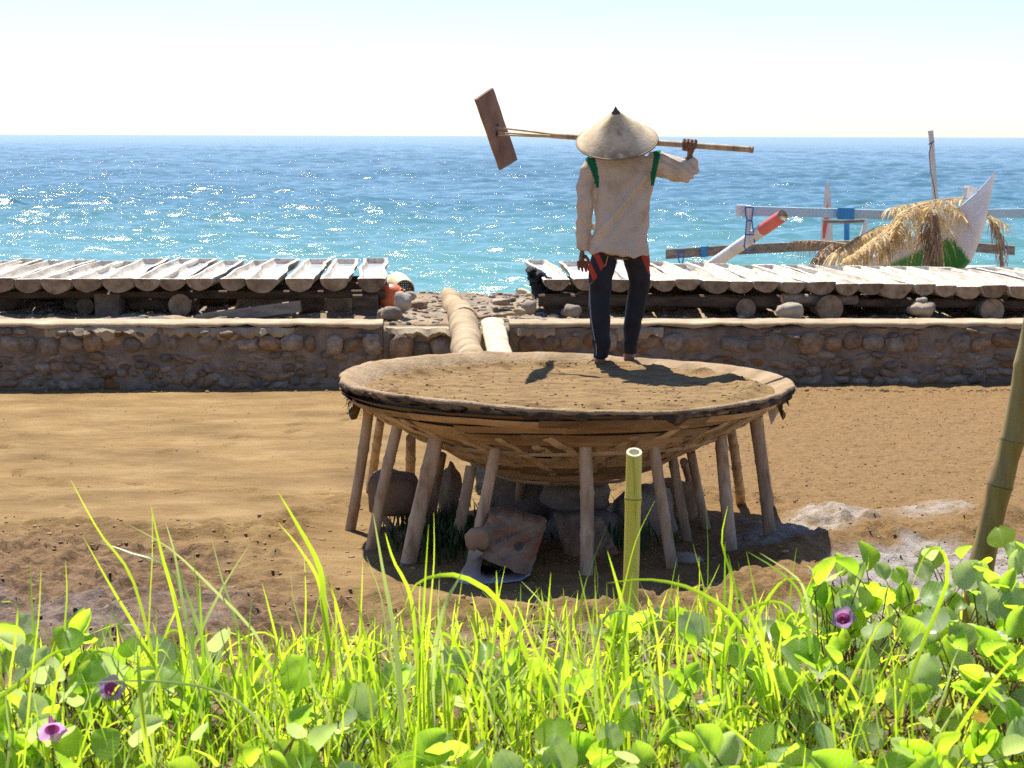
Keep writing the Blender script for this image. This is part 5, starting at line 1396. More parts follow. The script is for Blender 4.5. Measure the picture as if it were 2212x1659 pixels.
def plank_beam(name, pts, h, w, mats, splits=None):
    """rectangular spar along px stations; returns object"""
    mb = MB(); rings = []
    P = []
    for i in range(len(pts) - 1):
        for k in range(8): P.append(Vector(bm_(*pts[i])).lerp(Vector(bm_(*pts[i + 1])), k / 8))
    P.append(Vector(bm_(*pts[-1])))
    for p in P: rings.append([p + Vector((dx * w * 0.3, dx * w, dz * h)) for dx, dz in ((-.5, -.5), (-.5, .5), (.5, .5), (.5, -.5))])
    mb.loft(rings); return mb.obj(name, mats, boat, sharp=30)
plank_beam('outrigger_beam', [(1594, 455, 26.6), (1830, 461, 27.0), (2040, 468, 27.4), (2150, 461, 27.7), (2330, 459, 28.2)], 0.118, 0.12, m_bpaint)
plank_beam('beam_band', [(1811, 460.6, 26.9), (1845, 461.6, 26.95)], 0.15, 0.16, m_blue)
plank_beam('beam_tip', [(1592, 455, 26.59), (1612, 455.4, 26.63)], 0.146, 0.14, m_wpaint)
plank_beam('outrigger_beam', [(1440, 549, 28.2), (1560, 541, 28.4), (1720, 533, 28.8), (1900, 528, 29.1), (2080, 532, 29.3), (2192, 541, 29.5)], 0.13, 0.12, m_grey_wood)
plank_beam('beam_band', [(1517, 543.5, 28.28), (1528, 543, 28.3)], 0.145, 0.16, m_blue)
# near float: thick bamboo with a red end
F0, F1 = Vector(bm_(1691, 466, 26.2)), Vector(bm_(1530, 578, 27.4))
mb = MB(); bamboo(mb, F1 + (F1 - F0) * 0.9, F0 + (F1 - F0) * 0.1, 0.075, 0.078, 0.42, 1.03, 16, 0.3, 0, 2); fl = mb.obj('float', m_wpaint, boat, sharp=50)
mb = MB(); mb.tube([F0 + (F1 - F0) * 0.26, F0 + (F1 - F0) * 0.13, F0], [0.080, 0.080, 0.079], 16); mb.mi[-1] = 0; mb.obj('float_tip', [m_red, m_endgrain], fl, sharp=50)
mb = MB(); dd_ = (F0 - F1).normalized(); mb.tube([F0 - dd_ * 0.004, F0 + dd_ * 0.004], 0.0785, 16); mb.obj('float_end_grain', m_endgrain, fl)
# far float under the far beam ends
mb = MB(); bamboo(mb, Vector(bm_(2230, 640, 30.4)), Vector(bm_(2330, 585, 28.6)), 0.075, 0.075, 0.42, 1.03, 12, 0.3, 0, 4); mb.obj('float', m_wpaint, boat, sharp=50)
# strut and lashings
part_tube('strut', [(1617, 444, 26.58), (1617, 480, 26.6), (1615, 528, 26.66)], [0.034, 0.034, 0.036], m_wpaint)
for pts in ([(1609, 449, 26.5), (1613, 475, 26.53), (1611, 500, 26.55), (1608, 532, 26.55)], [(1627, 449, 26.5), (1624, 475, 26.53), (1627, 500, 26.55), (1630, 525, 26.6)], [(1609, 448, 26.5), (1628, 448, 26.5)], [(1612, 477, 26.53), (1626, 477, 26.53)], [(1610, 507, 26.55), (1629, 507, 26.55)],
            [(1606, 530, 26.55), (1612, 541, 26.5), (1628, 541, 26.52)], [(1464, 540, 28.1), (1466, 560, 28.1), (1470, 576, 28.1)], [(1478, 540, 28.1), (1476, 560, 28.1), (1472, 576, 28.1)], [(1462, 541, 28.1), (1480, 541, 28.1)], [(1464, 554, 28.1), (1478, 554, 28.1)]):
    part_tube('lashing', pts, 0.009, m_rope, 6)
for a, b in ((2146, 2186), (2160, 2172), (2186, 2150)):
    part_tube('strut', [(2168 + (a - 2166) * 0.1, 536, 29.4), (a * 0.4 + 2168 * 0.6, 558, 29.4), (b * 0.5 + 2168 * 0.5, 600, 29.4)], 0.016, m_wpaint, 8)
for pts in ([(2160, 530, 29.3), (2172, 545, 29.3)], [(2174, 530, 29.3), (2160, 545, 29.3)], [(2160, 536, 29.3), (2178, 536, 29.3)], [(2090, 526, 29.2), (2084, 545, 29.2)], [(2082, 528, 29.2), (2092, 544, 29.2)]):
    part_tube('lashing', pts, 0.012, m_rope, 6)
# mast stump with its halyard
m_mast = simple('pale_mast', [(0.50, 0.46, 0.43), (0.64, 0.60, 0.56)], 5, (3, 3, 0.6), vary=0, bstr=0.2)
mast = part_tube('mast', [(2010, 282, 27.7), (2012, 300, 27.7), (2015, 350, 27.72), (2021, 440, 27.75), (2023, 480, 27.75)], [0.036, 0.034, 0.036, 0.044, 0.05], m_mast)
part_tube('halyard', [(2013, 308, 27.62), (2007, 330, 27.62), (2010, 370, 27.62), (2018, 405, 27.62), (2022, 440, 27.62)], 0.006, m_dark_wood, 6, parent=mast)
part_tube('halyard', [(2006, 312, 27.63), (2018, 305, 27.62)], 0.008, m_dark_wood, 6, parent=mast)
# seat block on the prow, stern rail with posts
mb = MB(); p = bm_(2091, 416, 26.75); mb.box(p, (0.10, 0.10, 0.13), Matrix.Rotation(0.4, 4, 'Z')); mb.box(p + Vector((0.03, -0.02, 0.05)), (0.13, 0.12, 0.06), Matrix.Rotation(0.4, 4, 'Z') @ Matrix.Rotation(0.2, 4, 'Y')); mb.obj('bow_cleat', m_wpaint, boat, smooth=False)
part_tube('stern_rail', [(1778, 478, 28.9), (1820, 479, 28.95), (1866, 477, 29.0)], 0.024, m_grey_wood, 8)
part_tube('rail_post', [(1870, 473, 29.0), (1868, 495, 29.0), (1861, 520, 29.0)], [0.03, 0.045, 0.05], m_wpaint, 8)
part_tube('rail_post', [(1829, 478, 29.2), (1829, 520, 29.2)], 0.04, m_blue, 10)
part_tube('pole', [(1915, 462, 27.2), (1960, 466, 27.25), (2030, 472, 27.3)], 0.02, m_dark_wood, 8)
part_tube('pole', [(2125, 459, 27.8), (2150, 461, 27.8), (2180, 460, 27.9)], 0.018, m_dark_wood, 8)
part_tube('rail_post', [(1873, 458, 27.2), (1872, 446, 27.2)], [0.035, 0.02], m_wpaint, 8)

# second boat behind, only its painted stern fin and low hull stand clear
b2o = at_y(1786, 575, 30.5)
boat2 = empty('outrigger_boat', b2o, 0, 'second boat behind the first, showing only its tall white and red stern fin', 'boat')
mb = MB(); rings = []
for i in range(15):
    t = i / 14; y = 392 + (590 - 392) * t
    w = np.interp(t, [0, 0.1, 0.4, 1], [0.012, 0.045, 0.075, 0.11]); cx_ = np.interp(t, [0, 0.5, 1], [1788, 1786.5, 1784.5])
    p = at_y(cx_, y, 30.5) - b2o
    rings.append([p + Vector((dx * w, dy * (0.03 + 0.04 * t), 0)) for dx, dy in ((-1, 0), (-0.3, -1), (0.3, -1), (1, 0), (0.3, 1), (-0.3, 1))])
mb.loft(rings); fin = mb.obj('stern_fin', m_wpaint, boat2, sharp=40)
mb = MB(); P = [at_y(x, y, 30.40) - b2o for x, y in [(1788, 437), (1790, 455), (1791, 470), (1786, 490), (1782, 515), (1777, 515), (1777, 490), (1781, 465)]]
nn_ = len(P); mb.add(P + [p + Vector((0, 0.012, 0)) for p in P], [tuple(range(nn_)), tuple(reversed(range(nn_, 2 * nn_)))] + [(i, nn_ + i, nn_ + (i + 1) % nn_, (i + 1) % nn_) for i in range(nn_)])
mb.obj('painted_flash', m_red, fin, smooth=False)
mb = MB(); rings = []
for i in range(9):
    t = i / 8; p = Vector((-0.3 + 3.2 * t, 0.4 + 1.6 * t, -0.55)); w = 0.05 + 0.3 * math.sin(math.pi * t)
    rings.append([p + Vector((-0.4 * w, 0.9 * w, 0.45)), p + Vector((0, 0, 0)), p + Vector((0.4 * w, -0.9 * w, 0.45))])
mb.loft(rings, closed=False, caps=False); hl2 = mb.obj('hull', m_wpaint, boat2)
sol = hl2.modifiers.new('thickness', 'SOLIDIFY'); sol.thickness = 0.03

# ================================================================== DRY PALM FRONDS OVER THE BOAT
m_thatch = simple('dry_palm_leaf', [(0.42, 0.30, 0.14), (0.66, 0.52, 0.29), (0.78, 0.66, 0.42)], 2.5, (2, 2, 2), rough=0.6, spec=0.3, bstr=0.2, vary=0.12, world=True)
nt_ = m_thatch.node_tree; pr_ = [q for q in nt_.nodes if q.type == 'BSDF_PRINCIPLED'][0]; ou_ = [q for q in nt_.nodes if q.type == 'OUTPUT_MATERIAL'][0]
tr_ = nt_.nodes.new('ShaderNodeBsdfTranslucent'); tr_.inputs[0].default_value = (0.85, 0.68, 0.38, 1); mx_ = nt_.nodes.new('ShaderNodeMixShader'); mx_.inputs[0].default_value = 0.55
nt_.links.new(pr_.outputs[0], mx_.inputs[1]); nt_.links.new(tr_.outputs[0], mx_.inputs[2]); nt_.links.new(mx_.outputs[0], ou_.inputs['Surface'])
m_thatch_b = simple('brown_palm_leaf', [(0.22, 0.13, 0.07), (0.38, 0.24, 0.13), (0.50, 0.34, 0.20)], 2.5, rough=0.7, bstr=0.2, vary=0.1, world=True)
def frond(path, leaf, drop, dens, label, mat, seed, wid=0.016, spread=0.35, up=0.0):
    """a drooping frond: midrib along px path, narrow leaflets hanging from both sides"""
    r = random.Random(seed); P = []
    pts = [Vector(at_y(*q)) for q in path]
    for i in range(len(pts) - 1):
        for k in range(10): P.append(pts[i].lerp(pts[i + 1], k / 10))
    P.append(pts[-1]); o0 = pts[0].copy()
    fr = empty('palm_frond', o0, 0, label, 'palm frond', 'dry palm fronds laid over the boat')
    mb = MB(); mb.tube([p - o0 for p in P], [0.018 * (1 - 0.7 * i / len(P)) for i in range(len(P))], 7); mb.obj('midrib', m_slat, fr)
    mb = MB()
    for i in range(dens):
        t = r.random() * (len(P) - 1); k = int(t); b = P[k].lerp(P[min(k + 1, len(P) - 1)], t - k)
        ax = (P[min(k + 1, len(P) - 1)] - P[k]).normalized(); sd = ax.cross(Vector((0, 0, 1))).normalized() * r.choice((-1, 1))
        L = leaf * r.uniform(0.55, 1.15); d = (sd * r.uniform(0.3, 1.0) * spread + ax * r.uniform(-0.1, 0.6) * spread * 1.6 + Vector((0, 0, up * r.uniform(0.2, 1))))
        w = wid * r.uniform(0.6, 1.2); Q = []; c = b.copy(); n = 6
        for q in range(n + 1):
            Q.append(c.copy()); g = drop * (q / n)
            c = c + (d * (1 - g) + Vector((jit(0.08), jit(0.08), -g))).normalized() * (L / n) if (d * (1 - g) + Vector((0, 0, -g))).length > 1e-6 else c + Vector((0, 0, -L / n))
        tw = r.uniform(0, 3.14); V = []
        for q, p in enumerate(Q):
            a = tw + 0.25 * q; wv = Vector((math.cos(a), math.sin(a) * 0.5, 0.15 * math.sin(a))) * w * (1 - q / n) ** 0.6 + Vector((0.0015, 0, 0))
            V += [p - o0 - wv, p - o0 + Vector((0, -0.003, 0.003)), p - o0 + wv]
        mb.add(V, [(3 * q + k_, 3 * q + 1 + k_, 3 * q + 4 + k_, 3 * q + 3 + k_) for q in range(n) for k_ in range(2)])
    mb.obj('leaflets', mat, fr, smooth=False)
    return fr
frond([(2085, 428, 26.75), (2030, 432, 26.8), (1985, 438, 26.75), (1930, 448, 26.7)], 0.30, 0.95, 150, 'long straw frond lying along the gunwale from the bow cleat to the mast', m_thatch, 1, spread=0.7)
frond([(1985, 445, 26.6), (1965, 452, 26.45), (1950, 470, 26.35), (1940, 500, 26.3)], 0.42, 0.9, 90, 'bright frond hanging in a fan left of the green painted bow', m_thatch, 2, spread=0.5)
frond([(2020, 440, 26.6), (2015, 452, 26.45), (2012, 480, 26.35), (2008, 515, 26.3)], 0.50, 0.9, 110, 'bright frond hanging in a fan below the mast', m_thatch, 3, spread=0.55)
frond([(2045, 438, 26.6), (2060, 450, 26.5), (2075, 465, 26.45)], 0.28, 0.8, 60, 'short frond splayed over the white bow right of the mast', m_thatch, 4, spread=0.7)
frond([(2012, 460, 26.3), (2013, 500, 26.25), (2014, 545, 26.2), (2016, 585, 26.2)], 0.42, 1.0, 130, 'dark brown frond hanging straight down in front of the green stripe', m_thatch_b, 5, wid=0.018, spread=0.12)
frond([(1945, 478, 27.0), (1900, 492, 26.9), (1860, 512, 26.8), (1815, 540, 26.7)], 0.50, 0.9, 260, 'thick pale frond sloping down to the left over the hull', m_thatch, 6, wid=0.018, spread=0.45)
frond([(1930, 490, 26.6), (1905, 510, 26.5), (1870, 535, 26.4), (1830, 560, 26.35)], 0.45, 0.9, 240, 'lowest pale frond of the thatch, just above the trough ends', m_thatch, 7, wid=0.018, spread=0.5)
frond([(1950, 482, 26.5), (1935, 505, 26.4), (1915, 540, 26.35)], 0.40, 0.9, 130, 'pale frond hanging between the thick thatch and the white hull', m_thatch, 8, spread=0.45)
frond([(1840, 530, 27.6), (1800, 524, 27.7), (1755, 520, 27.8), (1718, 521, 27.9)], 0.34, 0.95, 120, 'thin frond laid along the grey beam at the left end of the thatch', m_thatch_b, 9, wid=0.010, spread=0.3)
frond([(1800, 528, 27.3), (1780, 540, 27.25), (1765, 560, 27.2)], 0.36, 0.8, 60, 'reddish brown frond end below the grey beam left of the thatch', m_thatch_b, 10, spread=0.4)
frond([(2135, 470, 27.2), (2150, 490, 27.15), (2160, 520, 27.1), (2166, 560, 27.1)], 0.40, 1.0, 60, 'withered brown frond hanging right of the prow', m_thatch_b, 11, wid=0.013, spread=0.2)
frond([(2128, 462, 27.2), (2150, 472, 27.2), (2175, 485, 27.2)], 0.32, 0.7, 45, 'pale frond tip sticking out right of the prow', m_thatch, 12, wid=0.012, spread=0.6)
# ================================================================== BAMBOO STAKES ON THE BANK
def culm_mat(name, stops, vary=0):
    m, nt, out = new_mat(name); v = coords(nt, (7, 7, 0.6))
    c = ramp(nt, noise_tex(nt, v, 3, 5), [(0.35, stops[0]), (0.5, stops[1]), (0.66, stops[2])])
    st = ramp(nt, noise_tex(nt, coords(nt, (30, 30, 0.9)), 3, 3), [(0.68, 0.0), (0.74, 0.4)]); c = mixc(nt, st, c, (0.10, 0.08, 0.02))
    bsdf(nt, out, c, 0.38, 0.45); return m
m_culm = culm_mat('yellow_bamboo', [(0.62, 0.44, 0.045), (0.76, 0.57, 0.085), (0.80, 0.66, 0.17)])
m_culm2 = culm_mat('olive_bamboo', [(0.19, 0.115, 0.03), (0.29, 0.19, 0.045), (0.37, 0.265, 0.075)])
m_cut = simple('cut_bamboo_rim', [(0.70, 0.60, 0.36), (0.80, 0.71, 0.47)], 9, vary=0, bstr=0.2)
m_node = simple('bamboo_node', [(0.08, 0.06, 0.03), (0.22, 0.18, 0.06)], 14, vary=0, bstr=0.4)
YS = 5.2
s_top = at_y(1370, 977, YS); s_bot = at_y(1358, 1470, YS); s_o = Vector((s_bot.x, s_bot.y, s_bot.z))
stake = empty('bamboo_stake', s_o, 0, 'upright yellow green bamboo stake with a cut hollow top, in front of the basin', 'stake')
ax = (s_top - s_bot).normalized(); Ls = (s_top - s_bot).length; rS = 0.0202
node_px = [1077, 1330]
node_t = [(at_y(1370, y, YS).z - s_bot.z) / (s_top.z - s_bot.z) * Ls for y in node_px]
stt = sorted(set([-0.12, 0.0, Ls] + [t + d for t in node_t for d in (-0.05, -0.02, -0.006, 0.0, 0.006, 0.02, 0.05)]))
pts = []; rad = []
for t in stt:
    m = min(abs(t - q) for q in node_t); r_ = rS * (1.10 if m < 0.001 else 1.06 if m < 0.007 else 1.0 if m < 0.03 else 0.985)
    pts.append(ax * t); rad.append(r_)
mb = MB(); mb.tube(pts, rad, 24, caps=False)
for i in range(len(mb.v) - 24, len(mb.v)):               # slanting cut facing the bank
    x_, y_, z_ = mb.v[i]; mb.v[i] = (x_, y_, z_ + (y_ - (ax * Ls).y) * 0.42)
mb.obj('culm', m_culm, stake)
mb = MB(); n = 24
mb.loft([[ax * (Ls + dz) + Vector((r_ * math.cos(2 * math.pi * k / n), r_ * math.sin(2 * math.pi * k / n), 0)) for k in range(n)] for r_, dz in ((rS * 1.0, -0.0015), (rS * 0.96, 0.0008), (rS * 0.68, 0.0008), (rS * 0.66, -0.004), (rS * 0.66, -0.10))], caps=False)
mb.f.append(tuple(4 * n + k for k in range(n))); mb.mi.append(0)
mb.v = [(x_, y_, z_ + (y_ - (ax * Ls).y) * 0.42) for x_, y_, z_ in mb.v]; mb.obj('cut_rim', m_cut, stake, sharp=40)
for t in node_t:
    mb = MB(); mb.tube([ax * (t - 0.004), ax * t, ax * (t + 0.0035)], [rS * 1.045, rS * 1.115, rS * 1.04], 24); mb.obj('node', m_node, stake)
YP = 5.35
P = [at_y(x, y, YP) for x, y in [(2262, 560), (2216, 790), (2187, 952), (2160, 1050), (2118, 1228), (2080, 1420), (2062, 1500)]]
pole = empty('bamboo_pole', P[-1], 0, 'thick olive bamboo pole leaning to the right at the edge of the bank', 'pole')
rP = 0.0312; pts = []; rad = []
for i, p in enumerate(P):
    p = p - P[-1]
    if 0 < i < len(P) - 1:
        d0 = (P[i - 1] - P[i]).normalized(); d1 = (P[i + 1] - P[i]).normalized()
        for d, off, r_ in ((d0, 0.05, 1.0), (d0, 0.012, 1.07), (d0, 0, 1.12), (d1, 0.012, 1.05), (d1, 0.05, 0.98)): pts.append(p + d * off); rad.append(rP * r_ * (0.9 + 0.03 * i))
    else: pts.append(p); rad.append(rP * (0.9 + 0.03 * i))
mb = MB(); mb.tube(pts, rad, 20); mb.obj('culm', m_culm2, pole)
for i in (2, 3, 4):
    mb = MB(); d = (P[i - 1] - P[i + 1]).normalized(); c_ = P[i] - P[-1]
    mb.tube([c_ - d * 0.006, c_, c_ + d * 0.005], [rP * (0.9 + 0.03 * i) * k for k in (1.06, 1.135, 1.07)], 20); mb.obj('node', m_node, pole)

# ================================================================== BANK PLANTS
def leaf_material(name, cols, trans, tw, rough=0.38, spec=0.45, attr_tip=None):
    m, nt, out = new_mat(name)
    oi = nt.nodes.new('ShaderNodeObjectInfo')
    f = noise_tex(nt, coords(nt, (1, 1, 1)), 18, 4)
    c = ramp(nt, f, [(0.35, cols[0]), (0.65, cols[1])])
    mr = nt.nodes.new('ShaderNodeMapRange'); mr.inputs['To Min'].default_value = 0.72; mr.inputs['To Max'].default_value = 1.25
    nt.links.new(oi.outputs['Random'], mr.inputs['Value']); c = mixc(nt, 1.0, c, mr.outputs[0], 'MULTIPLY')
    p = nt.nodes.new('ShaderNodeBsdfPrincipled'); p.inputs['Roughness'].default_value = rough; p.inputs['Specular IOR Level'].default_value = spec
    nt.links.new(c, p.inputs['Base Color'])
    t = nt.nodes.new('ShaderNodeBsdfTranslucent')
    tc_ = ramp(nt, oi.outputs['Random'], [(0.0, trans[0]), (1.0, trans[1])]); nt.links.new(tc_, t.inputs[0])
    ms = nt.nodes.new('ShaderNodeMixShader'); ms.inputs[0].default_value = tw
    nt.links.new(p.outputs[0], ms.inputs[1]); nt.links.new(t.outputs[0], ms.inputs[2]); nt.links.new(ms.outputs[0], out.inputs['Surface'])
    return m
def veined(m, k):
    """pale midrib and faint side veins, read from the leaf's own coordinates"""
    nt = m.node_tree; tc = nt.nodes.new('ShaderNodeTexCoord'); sp = nt.nodes.new('ShaderNodeSeparateXYZ'); nt.links.new(tc.outputs['Object'], sp.inputs[0])
    ab = nt.nodes.new('ShaderNodeMath'); ab.operation = 'ABSOLUTE'; nt.links.new(sp.outputs[0], ab.inputs[0])
    rib = ramp(nt, ab.outputs[0], [(0.0008, 1.0), (0.0017, 0.0)])
    dg = nt.nodes.new('ShaderNodeMath'); dg.operation = 'MULTIPLY_ADD'; dg.inputs[1].default_value = -0.75; nt.links.new(ab.outputs[0], dg.inputs[0]); nt.links.new(sp.outputs[1], dg.inputs[2])
    sc = nt.nodes.new('ShaderNodeMath'); sc.operation = 'PINGPONG'; sc.inputs[1].default_value = 0.0055; nt.links.new(dg.outputs[0], sc.inputs[0])
    ven = ramp(nt, sc.outputs[0], [(0.0002, 0.55), (0.0008, 0.0)])
    mx = nt.nodes.new('ShaderNodeMath'); mx.operation = 'MAXIMUM'; nt.links.new(rib, mx.inputs[0]); nt.links.new(ven, mx.inputs[1])
    sp_ = ramp(nt, noise_tex(nt, coords(nt, (1, 1, 1)), 70, 3), [(0.70, 0.0), (0.76, 0.8)])
    for node in [q for q in nt.nodes if q.type in ('BSDF_PRINCIPLED', 'BSDF_TRANSLUCENT')]:
        sock = node.inputs[0]; src = sock.links[0].from_socket
        c = mixc(nt, mx.outputs[0], src, k); c = mixc(nt, sp_, c, (0.16, 0.10, 0.03)); nt.links.new(c, sock)
    return m
m_leaf_set = [veined(leaf_material('vine_leaf', [(0.12, 0.24, 0.045), (0.17, 0.29, 0.065)], [(0.46, 0.78, 0.012), (0.64, 0.88, 0.04)], 0.64, 0.42, 0.5), (0.38, 0.55, 0.14)),
              veined(leaf_material('pale_vine_leaf', [(0.30, 0.38, 0.17), (0.39, 0.46, 0.23)], [(0.48, 0.66, 0.10), (0.66, 0.80, 0.22)], 0.56, 0.40, 0.7), (0.50, 0.56, 0.30)),  # sky sheen seen on some leaves is put into this paler base colour
              veined(leaf_material('young_vine_leaf', [(0.17, 0.33, 0.03), (0.22, 0.38, 0.05)], [(0.55, 0.85, 0.01), (0.74, 0.94, 0.03)], 0.66, 0.45, 0.4), (0.45, 0.62, 0.14))]
m_blade = leaf_material('grass_blade', [(0.11, 0.22, 0.02), (0.16, 0.27, 0.03)], [(0.55, 0.82, 0.015), (0.80, 0.92, 0.06)], 0.58)
m_blade_pale = leaf_material('pale_grass_blade', [(0.26, 0.33, 0.11), (0.36, 0.42, 0.17)], [(0.55, 0.68, 0.14), (0.70, 0.78, 0.22)], 0.45, 0.4, 0.6)
m_blade_dark = leaf_material('green_grass_blade', [(0.07, 0.17, 0.02), (0.10, 0.21, 0.03)], [(0.28, 0.55, 0.01), (0.38, 0.62, 0.03)], 0.5)
m_stem = simple('vine_stem', [(0.13, 0.10, 0.035), (0.22, 0.13, 0.06)], 8, vary=0.2, bstr=0)
def leaf_mesh(seed):
    r = random.Random(seed); nu, nw = 9, 6; L = 0.072; W = 0.040 * r.uniform(0.9, 1.12)
    fold = r.choice((0.15, 0.3, 0.5, 0.8, 1.15)); curl = r.uniform(-0.5, 0.6); V = []
    for i in range(nu + 1):
        u = i / nu
        half = W * (math.sin(math.pi * min(1, (u * 0.96 + 0.02)) ** 0.8) ** 0.62)
        for j in range(nw + 1):
            w = j / nw * 2 - 1
            ln = u * L
            if u > 0.8: ln += 0.007 * (abs(w) - 0.4) * (u - 0.8) / 0.2          # notched tip
            a = fold * abs(w) ** 0.8; x = half * w * math.cos(a * 0.9); z = half * abs(w) * math.sin(a)
            z += curl * L * (u - 0.3) ** 2 * 0.5 + 0.003 * mnoise.noise(Vector((u * 4, w * 3, seed)))
            V.append((x, ln + 0.018, z))
    F = [(i * (nw + 1) + j, i * (nw + 1) + j + 1, (i + 1) * (nw + 1) + j + 1, (i + 1) * (nw + 1) + j) for i in range(nu) for j in range(nw)]
    mb = MB(); mb.add(V, F)
    mb.tube([(0, -0.03, -0.012), (0, -0.01, -0.003), (0, 0.02, 0.0)], [0.0016, 0.0015, 0.0014], 5, caps=False, mi=1)
    return mb.mesh('leaf', [m_leaf_set[(0, 1, 2, 0, 1, 2, 0, 1, 0)[seed % 9]], m_stem])
LEAVES = [leaf_mesh(s) for s in range(18)]
m_petal = leaf_material('purple_petal', [(0.44, 0.22, 0.48), (0.54, 0.32, 0.58)], [(0.70, 0.36, 0.74), (0.74, 0.42, 0.78)], 0.55, 0.6, 0.2)
m_throat = leaf_material('dark_throat', [(0.25, 0.03, 0.16), (0.32, 0.05, 0.22)], [(0.5, 0.06, 0.3), (0.5, 0.08, 0.32)], 0.4, 0.6, 0.2)
m_yellow = leaf_material('yellow_petal', [(0.60, 0.33, 0.02), (0.70, 0.42, 0.03)], [(0.8, 0.5, 0.03), (0.8, 0.5, 0.03)], 0.4, 0.6, 0.2)
mb = MB(); n = 30; rings = []
for r_, z_ in ((0.004, -0.035), (0.006, -0.02), (0.010, -0.006), (0.018, 0.006), (0.027, 0.012), (0.033, 0.0135)):
    rings.append([Vector((r_ * (1 + 0.10 * math.cos(5 * 2 * math.pi * k / n) * (r_ > 0.02)) * math.cos(2 * math.pi * k / n), r_ * (1 + 0.10 * math.cos(5 * 2 * math.pi * k / n) * (r_ > 0.02)) * math.sin(2 * math.pi * k / n), z_ + 0.003 * math.sin(5 * 2 * math.pi * k / n + 1) * (r_ > 0.02))) for k in range(n)])
b0 = len(mb.f); mb.loft(rings, caps=False); mb.mi = [1 if i < 3 * n else 0 for i in range(len(mb.f))]
FLOWER = mb.mesh('flower', [m_petal, m_throat])
mb = MB()
for k in range(7):
    a = 2 * math.pi * k / 7; M = Matrix.Rotation(a, 4, 'Z')
    mb.add([M @ Vector(p) for p in ((0, 0, 0), (-0.006, 0.012, 0.004), (0, 0.024, 0.002), (0.006, 0.012, 0.004))], [(0, 1, 2, 3)])
FLOWER_Y = mb.mesh('flower', m_yellow)
def bank_z(x, y): return gz(x, y)
rv = random.Random(21)
def vine(px, py_top, Y, nleaf, spread, hmax, label, group, flower=None):
    """creeping vine rooted on the bank; leaves on upright petioles"""
    X0 = at_y(px, 1400, Y).x; z0 = bank_z(X0, Y)
    root = empty('creeping_vine', (X0, Y, z0), 0, label, 'vine', group)
    mb = MB(); ang = rv.uniform(0, 6.28); pts = []
    for i in range(9):
        t = i / 8 - 0.5
        pts.append(Vector((math.cos(ang) * t * spread * 2 + rv.uniform(-.02, .02), math.sin(ang) * t * spread * 1.2 + rv.uniform(-.02, .02), 0.012 + rv.uniform(0, 0.03))))
    mb.tube(pts, [0.0032] * 9, 6)
    spots = []
    for i in range(int(nleaf * 1.3)):
        t = rv.random() * 7.99; k = int(t); b = pts[k].lerp(pts[k + 1], t - k)
        h = hmax * (0.15 + 0.85 * rv.random() ** 1.2); q = b + Vector((rv.gauss(0, spread * 0.45), rv.gauss(0, spread * 0.35), h))
        mb.tube([b, b.lerp(q, 0.5) + Vector((rv.uniform(-.01, .01), rv.uniform(-.01, .01), h * 0.12)), q], [0.0022, 0.0018, 0.0015], 5, caps=False)
        spots.append((q, b))
    mb.obj('stem', m_stem, root)
    for q, b in spots:
        up_ = Vector((rv.gauss(0, 0.6), rv.gauss(-0.25, 0.75), 0.55)).normalized()          # leaf face direction
        d = (q - b); d = Vector((d.x * 0.8 + rv.uniform(-0.06, 0.06), d.y * 0.8 + rv.uniform(-0.06, 0.06), d.z * 0.6 + 0.03)).normalized()
        y_ = (d - up_ * d.dot(up_)).normalized(); x_ = y_.cross(up_)
        s = rv.uniform(0.6, 1.1)
        M = Matrix((( x_.x, y_.x, up_.x, q.x), (x_.y, y_.y, up_.y, q.y), (x_.z, y_.z, up_.z, q.z), (0, 0, 0, 1))) @ Matrix.Scale(s, 4)
        inst('leaf', LEAVES[rv.randrange(18)], root, M=M)
    if flower:
        for (fx, fy, facing, kind) in flower:
            p = at_y(fx, fy, Y - 0.06) - Vector((X0, Y, z0))
            e = Vector(facing).to_track_quat('Z', 'Y').to_matrix().to_4x4(); inst('flower', FLOWER if kind == 'p' else FLOWER_Y, root, M=Matrix.Translation(p) @ e @ Matrix.Scale(0.82, 4))
            mb = MB(); mb.tube([p - Vector(facing).normalized() * 0.03, Vector((p.x, p.y + 0.02, p.z * 0.5)), Vector((p.x, p.y + 0.03, 0))], 0.0018, 5); mb.obj('flower_stalk', m_stem, root)
    return root
LANDMARKS = [(-60, 'the left edge of the picture'), (105, 'the magenta flower'), (240, 'the purple and yellow flower'), (350, 'the tallest leaning grass tuft'), (530, 'the tuft with a drooping blade'), (700, 'the tuft with a broad pale blade'), (860, 'the dark green blades'), (1050, 'the open paper sack'), (1250, 'the front middle basin leg'), (1375, 'the bamboo stake'), (1560, 'the right front basin leg'), (1715, 'the sharply bent tuft'), (1830, 'the open purple flower'), (1980, 'the tuft with a looping blade'), (2090, 'the leaning bamboo pole'), (2260, 'the right edge of the picture')]
SEEN = {}
def bank_label(what, px, Y):
    lx, ln = min(LANDMARKS, key=lambda q: abs(q[0] - px))
    side = 'beside' if abs(px - lx) < 22 else ('left of' if px < lx else 'right of')
    row = 'far edge of bank' if Y > 4.55 else 'middle of bank' if Y > 3.95 else 'very front of bank'
    out_ = '%s %s %s, %s' % (what, side, ln, row)
    if out_ in SEEN:
        two = sorted(sorted(LANDMARKS, key=lambda q: abs(q[0] - px))[:2])
        alt = '%s between %s and %s, %s' % (what, two[0][1], two[1][1], row.split(' of')[0])
        if len(alt.split()) <= 16 and alt not in SEEN: out_ = alt
    SEEN[out_] = 1
    return out_
GR, GM, GL = 'vines in the thick right patch', 'vines in the sparse middle', 'vines in the left patch'
